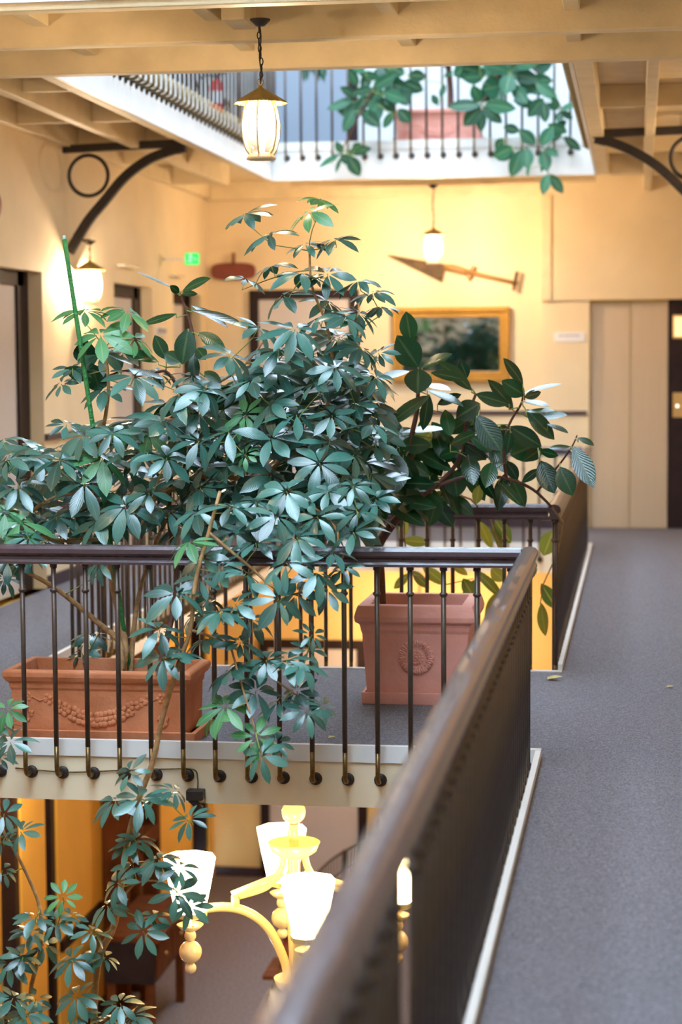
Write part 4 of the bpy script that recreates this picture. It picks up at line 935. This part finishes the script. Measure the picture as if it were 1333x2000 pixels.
t = thing('oval_plaque', P(455, 548, 18.95), 'dark red oval wooden board hanging from a short post, left of the tall plant crown', 'plaque')
c = P(455, 530, 18.95); poly = []
for k in range(28):
    a = 2 * PI * k / 28; ex = 0.6
    poly.append(c + Vector((px(45, 19) * math.copysign(abs(math.cos(a)) ** ex, math.cos(a)), 0, px(17, 19) * math.copysign(abs(math.sin(a)) ** ex, math.sin(a)))))
MB().prism(poly, (0, 0.03, 0)).build('board', 'redwood', t, bevel=0.008)
MB().bar(P(456, 494, 18.96), P(456, 516, 18.96), 0.03, 0.02, (0, 1, 0)).build('post', 'redwood', t)
MB().prism([c + (q - c) * 0.8 + Vector((0, -0.004, 0)) for q in poly], (0, 0.006, 0)).build('inner_panel', 'redwood', t)

# gilt frame with reflecting glass
t = thing('gilt_frame', P(880, 745, 18.9), 'wide gilt framed glass on the back wall, reflecting the plants', 'framed mirror')
a, b = P(767, 601, 18.93), P(996, 745, 18.93)
fw = 0.10
def fr(x0, x1, z0, z1, w, y0, y1): return MB().box(x0, x1, y0, y1, z1 - w, z1).box(x0, x1, y0, y1, z0, z0 + w).box(x0, x0 + w, y0, y1, z0 + w, z1 - w).box(x1 - w, x1, y0, y1, z0 + w, z1 - w)
fr(a.x, b.x, b.z, a.z, 0.05, 18.915, 18.995).build('outer_moulding', 'gold', t, bevel=0.008)
fr(a.x + 0.05, b.x - 0.05, b.z + 0.05, a.z - 0.05, 0.045, 18.94, 18.995).build('inner_moulding', 'gold', t, bevel=0.006)
mo = MB().box(a.x + 0.09, b.x - 0.09, 18.965, 18.97, b.z + 0.09, a.z - 0.09).build('glass_pane', 'mirror', t, loc=Vector(((a.x + b.x) / 2, 18.965, (a.z + b.z) / 2)) - wl(t)); mo.rotation_euler = (math.radians(1.0), 0, math.radians(2.4))

t = thing('exit_sign', P(374, 517, 17.2), 'small lit green exit sign projecting from the left wall', 'exit sign')
a, b = P(361, 494, 17.2), P(388, 517, 17.2)
MB().box(a.x, b.x, 17.2, 17.24, b.z, a.z).build('panel', 'exit', t, bevel=0.004)
m = MB(); w = b.x - a.x; h = a.z - b.z
def fx(u, v): return (a.x + w * u, 17.197, b.z + h * v)
m.ball(fx(.42, .78), 0.010, 8, 6, (1, .3, 1)); m.bar(fx(.42, .68), fx(.36, .42), 0.004, 0.016, (0, 1, 0)); m.bar(fx(.36, .42), fx(.5, .28), 0.004, 0.012, (0, 1, 0)); m.bar(fx(.5, .28), fx(.44, .12), 0.004, 0.010, (0, 1, 0))
m.bar(fx(.36, .42), fx(.22, .2), 0.004, 0.012, (0, 1, 0)); m.bar(fx(.42, .64), fx(.58, .56), 0.004, 0.009, (0, 1, 0)); m.bar(fx(.66, .5), fx(.9, .5), 0.004, 0.012, (0, 1, 0))
m.build('running_figure', 'exitw', t)
MB().box(XWL, a.x + 0.01, 17.205, 17.235, b.z + 0.06, a.z - 0.06).build('wall_arm', 'white', t)
def onleft(x0, y0, x1, y1, d, name, m, label, cat, inner=None):
    a, b = PX(x0, y0, XWL + d), PX(x1, y1, XWL + d)
    t = thing(name, (XWL, (a.y + b.y) / 2, b.z), label, cat)
    MB().box(XWL + 0.001, XWL + d, a.y, b.y, min(a.z, b.z), max(a.z, b.z)).build('case', m, t, bevel=0.004)
    if inner: MB().box(XWL + d, XWL + d + 0.004, a.y + 0.02, b.y - 0.02, min(a.z, b.z) + 0.02, max(a.z, b.z) - 0.02).build('front_panel', inner, t)
    return t
onleft(243, 516, 272, 525, 0.06, 'emergency_light', 'white', 'slim white emergency light above the second doorway on the left wall', 'emergency light', 'pearl')
onleft(343, 536, 362, 543, 0.06, 'emergency_light', 'white', 'slim white emergency light above the farthest doorway on the left wall', 'emergency light', 'pearl')
onleft(306, 636, 326, 656, 0.02, 'notice_frame', 'white', 'small pale square notice between the second and third left doorways', 'notice', 'greypane')
t = thing('wall_sign', P(1113, 667, 18.87), 'white nameplate with a faint line of lettering, left of the lift doors', 'sign')
a, b = P(1083, 649, 18.87), P(1143, 667, 18.87)
MB().box(a.x, b.x, 18.868, 18.879, b.z, a.z).build('plate', 'white', t, bevel=0.002)
m = MB(); rr = random.Random(2); x = a.x + 0.045
while x < b.x - 0.05:
    w = rr.uniform(.006, .014); m.box(x, x + w, 18.866, 18.868, a.z - 0.040, a.z - 0.022); x += w + 0.006
m.build('lettering', mat('sign_lettering', (0.45, 0.36, 0.42), 0.6), t)
# dark red board cut by the left frame edge
c = P(-12, 402, 12.9); t = thing('wall_board', (XWL, 13.0, c.z - .09), 'dark red rounded board on the left wall, cut off by the frame edge', 'plaque')
c = PX(-4, 402, XWL + 0.03); MB().ball((XWL + 0.03, c.y - .06, c.z), 0.1, 20, 12, (0.25, 1.2, 1.0)).build('board', 'redwood', t, smooth=True)
MB().tube([(XWL + 0.03, c.y - .06, c.z + 0.08), (XWL + 0.03, c.y - .06, c.z + 0.16)], 0.012, 8).build('hook', 'black', t)
# dots on the corner
m = MB(); c = PX(390, 372, XWL + 0.03); m.ball((XWL + 0.02, c.y, c.z), 0.018, 10, 8); m.build('junction_knob', 'black', None, smooth=True, label='tiny dark knob on the left wall just under the ceiling by the corner', cat='knob')

# fire extinguisher on the upper floor
c = P(423, 190, 18.45); t = thing('fire_extinguisher', (c.x, 18.45, c.z - 0.17), 'red fire extinguisher hanging on the upper floor wall behind the left balusters', 'fire extinguisher')
MB().lathe((c.x, 18.45, c.z), [(0.001, -0.17), (0.055, -0.17), (0.065, -0.15), (0.065, 0.10), (0.05, 0.14), (0.02, 0.16), (0.018, 0.18)], 20).build('cylinder', 'red', t, smooth=True)
MB().tube([(c.x, 18.45, c.z + 0.17), (c.x, 18.45, c.z + 0.20)], 0.025, 10).bar((c.x - 0.03, 18.45, c.z + 0.2), (c.x + 0.10, 18.45, c.z + 0.22), 0.02, 0.015).build('valve', 'black', t)
MB().tube(spl([(c.x, 18.43, c.z + 0.19), (c.x - 0.09, 18.42, c.z + 0.20), (c.x - 0.16, 18.42, c.z + 0.15), (c.x - 0.19, 18.42, c.z + 0.02)]), 0.009, 8).build('hose', 'black', t, smooth=True)
MB().lathe((c.x, 18.45, c.z), [(0.066, -0.06), (0.0665, 0.05)], 20).build('paper_label', 'white', t)
MB().box(c.x - 0.03, c.x + 0.03, 18.5, YB, c.z - 0.02, c.z + 0.02).build('wall_hook', 'black', t)
a, b = P(400, 95, 18.98), P(436, 146, 18.98)
t = thing('safety_sign', (a.x, 18.98, b.z), 'blue and white safety sign on the upper floor wall above the extinguisher', 'sign')
MB().box(a.x, b.x, 18.97, 18.995, b.z, a.z).build('panel', 'white', t)
MB().box(a.x, b.x, 18.965, 18.97, b.z + 0.07, b.z + 0.17).build('blue_band', 'blue', t)

# little black box and cable under the front fascia
a, b = P(366, 1541, 7.96), P(400, 1562, 7.96)
t = thing('spotlight_box', (a.x, 7.96, b.z), 'small black box with a thin cable on the underside of the white fascia', 'spotlight')
MB().box(a.x, b.x, 7.93, 7.981, b.z, a.z).build('case', 'black', t, bevel=0.004)
MB().tube(spl([P(386, 1541, 7.95), P(386, 1520, 7.975), P(378, 1503, 7.975), P(330, 1502, 7.975), P(230, 1505, 7.975), P(130, 1508, 7.975), P(30, 1500, 7.975)]), 0.003, 5).build('cable', 'ironlow', t, smooth=True)
MB().bar(P(372, 1560, 7.955), P(394, 1580, 7.955), 0.02, 0.03, (0, 1, 0)).build('lens_arm', 'black', t)

# fallen leaves on the carpet
for x, y, s, lab in ((1069, 1327, .05, 'pale dry leaf lying on the carpet at the corner post of the far railing'), (1303, 1342, .022, 'tiny dry leaf lying alone on the right walkway carpet'), (641, 1441, .02, 'tiny dry leaf on the bridge carpet below the hanging foliage')):
    d = ROT @ Vector((x - 666.5, 1000 - y, -F)); c = CAM + d * ((0.006 - CAM.z) / d.z)
    MB().leaf(c, (1, .3, 0.05), (0, -.1, 1), s * 1.6, s, droop=-.1, fold=.4, rows=6).leaf(c + Vector((s * .2, .01, .004)), (.3, 1, 0.1), (0, 0, 1), s, s * .7, rows=5).build('fallen_leaf', 'dryleaf', None, smooth=True, label=lab, cat='leaf')

# ---------------------------------------------------------------- lower floor furniture
trim(B(XWL + 0.0, XWL + 0.03, 13.75, 14.85, -2.66, -2.58), 'darkwood')
t = thing('hall_stand', (XWL + 0.15, 15.4, ZL), 'tall carved dark wood hall stand with a grey pane, against the lower left wall', 'hall stand')
m = MB()
for y in (14.92, 15.34, 15.95): m.box(XWL + 0.004, XWL + 0.20, y, y + 0.10, ZL, -0.75)
m.box(XWL + 0.004, XWL + 0.22, 14.88, 16.1, -0.85, -0.72); m.box(XWL + 0.004, XWL + 0.20, 15.02, 15.95, -2.35, -2.22); m.box(XWL + 0.004, XWL + 0.18, 15.02, 15.34, -1.5, -1.42)
m.build('carcase', 'cabinet', t, bevel=0.01)
MB().box(XWL + 0.05, XWL + 0.07, 15.44, 15.95, -2.22, -0.85).build('grey_pane', 'greypane', t)
m = MB()
for z in (-1.0, -1.25, -1.65, -1.9): 
    m.tube([(XWL + 0.17, 15.18 + (0.10 - 0.006 * i) * math.cos(i * .6), z + (0.10 - 0.006 * i) * math.sin(i * .6)) for i in range(15)], 0.014, 6)
for z in (-1.1, -1.7): m.ball((XWL + 0.18, 15.18, z), 0.035, 10, 8)
m.build('carved_scrolls', 'gold', t, smooth=True)
t = thing('writing_desk', (XWL + 0.45, 14.7, ZL), 'dark walnut desk with drawers along the lower left wall, partly hidden by leaves', 'desk')
MB().box(XWL + 0.21, XWL + 0.66, 14.1, 15.25, -2.68, -2.63).build('desktop', 'cabinet', t, bevel=0.008)
MB().box(XWL + 0.22, XWL + 0.60, 14.14, 15.2, -3.0, -2.68).build('apron', 'darkwood', t)
for y in (14.16, 15.12):
    for x in (XWL + 0.24, XWL + 0.53): MB().box(x, x + 0.06, y, y + 0.06, ZL, -3.0).build('leg', 'cabinet', t)
for y in (14.18, 14.69):
    d = MB().box(XWL + 0.60, XWL + 0.615, y, y + 0.48, -2.97, -2.71).build('drawer', 'cabinet', t, bevel=0.003); MB().ball((XWL + 0.625, y + 0.24, -2.84), 0.014, 8, 6).build('knob', 'brass', d, smooth=True)
q = P(512, 1905, 13.6); tz = q.z; x0 = q.x; x1 = x0 + 0.85
t = thing('console_table', (x0 + .4, 13.8, ZL), 'small dark console table with curved legs behind the chandelier, on the lower floor', 'table')
MB().box(x0, x1, 13.6, 14.05, tz - 0.035, tz).build('tabletop', 'cabinet', t, bevel=0.01)
MB().box(x0 + 0.07, x1 - 0.07, 13.66, 13.99, tz - 0.14, tz - 0.035).build('apron', 'darkwood', t)
for xx, yy, sg in ((x0 + 0.09, 13.68, -1), (x1 - 0.09, 13.68, 1), (x0 + 0.09, 13.97, -1), (x1 - 0.09, 13.97, 1)):
    MB().tube(spl([(xx, yy, tz - 0.1), (xx + 0.045 * sg, yy, tz - 0.22), (xx + 0.01 * sg, yy, tz - 0.45), (xx - 0.015 * sg, yy, ZL + 0.12), (xx + 0.03 * sg, yy, ZL + 0.01)]), [0.035] * 7 + [0.03] * 7 + [0.022] * 7 + [0.018] * 4, 8).build('leg', 'darkwood', t, smooth=True)
c = P(565, 1990, 13.75)
MB().lathe((c.x, 13.8, tz), [(0.001, 0.0), (0.05, 0.0), (0.055, 0.02), (0.085, 0.10), (0.08, 0.16), (0.05, 0.19), (0.06, 0.22)], 24).build('vase', 'redwood', None, smooth=True, label='dark red vase standing on the console table below the chandelier bowl', cat='vase')

# curved stair railing
t = thing('stair_railing', P(672, 1760, 17.0), 'thin curved iron stair railing on the lower floor, right of the chandelier', 'stair railing')
top = spl([P(600, 1730, 16.2), P(625, 1700, 16.5), (P(655, 1674, 16.8)), P(695, 1652, 17.2), P(740, 1638, 17.6), P(800, 1632, 18.0)], 6)
for name, dz, r in (('handrail', 0, 0.012), ('mid_rail', -0.17, 0.008), ('bottom_rail', -0.62, 0.010)):
    MB().tube([p + Vector((0, 0, dz)) for p in top], r, 6).build(name, 'black', t, smooth=True)
for i, p in enumerate(top):
    MB().tube([p, p + Vector((0, 0, -0.62))], 0.005, 5).build('spindle', 'iron', t)
p = top[15]; MB().box(p.x - 0.018, p.x + 0.018, p.y - .018, p.y + .018, ZL, p.z + 0.01).build('post', 'black', t)

# hanging fern whose frond tips reach into the picture at the top
c = P(612, 30, 17.6)
t = thing('hanging_fern', c, 'green palm frond tips hanging at the top, before the blue grey upper door', 'hanging plant')
rr = random.Random(21)
m = MB(); m.lathe((c.x, c.y, c.z), [(0.001, -0.10), (0.09, -0.08), (0.14, 0.04), (0.145, 0.06), (0.13, 0.05)], 24); m.build('basket', 'bark', t, smooth=True)
m = MB(); m.tube([(c.x, c.y, c.z + 0.02), (c.x, c.y, ZT)], 0.004, 6); m.build('cord', 'black', t)
m = MB()
for k in range(26):
    x = rr.uniform(588, 640); e = P(x, rr.uniform(128, 164), 17.6 + rr.uniform(-.1, .1)); b = Vector((c.x + rr.uniform(-.08, .08), c.y + rr.uniform(-.08, .08), c.z + 0.04))
    d = e - b; m.leaf(b, d, (0, -1, .3), d.length, 0.045, droop=0, fold=.2, rows=8, shape=.75)
m.build('fronds', 'ficusup', t, smooth=True)
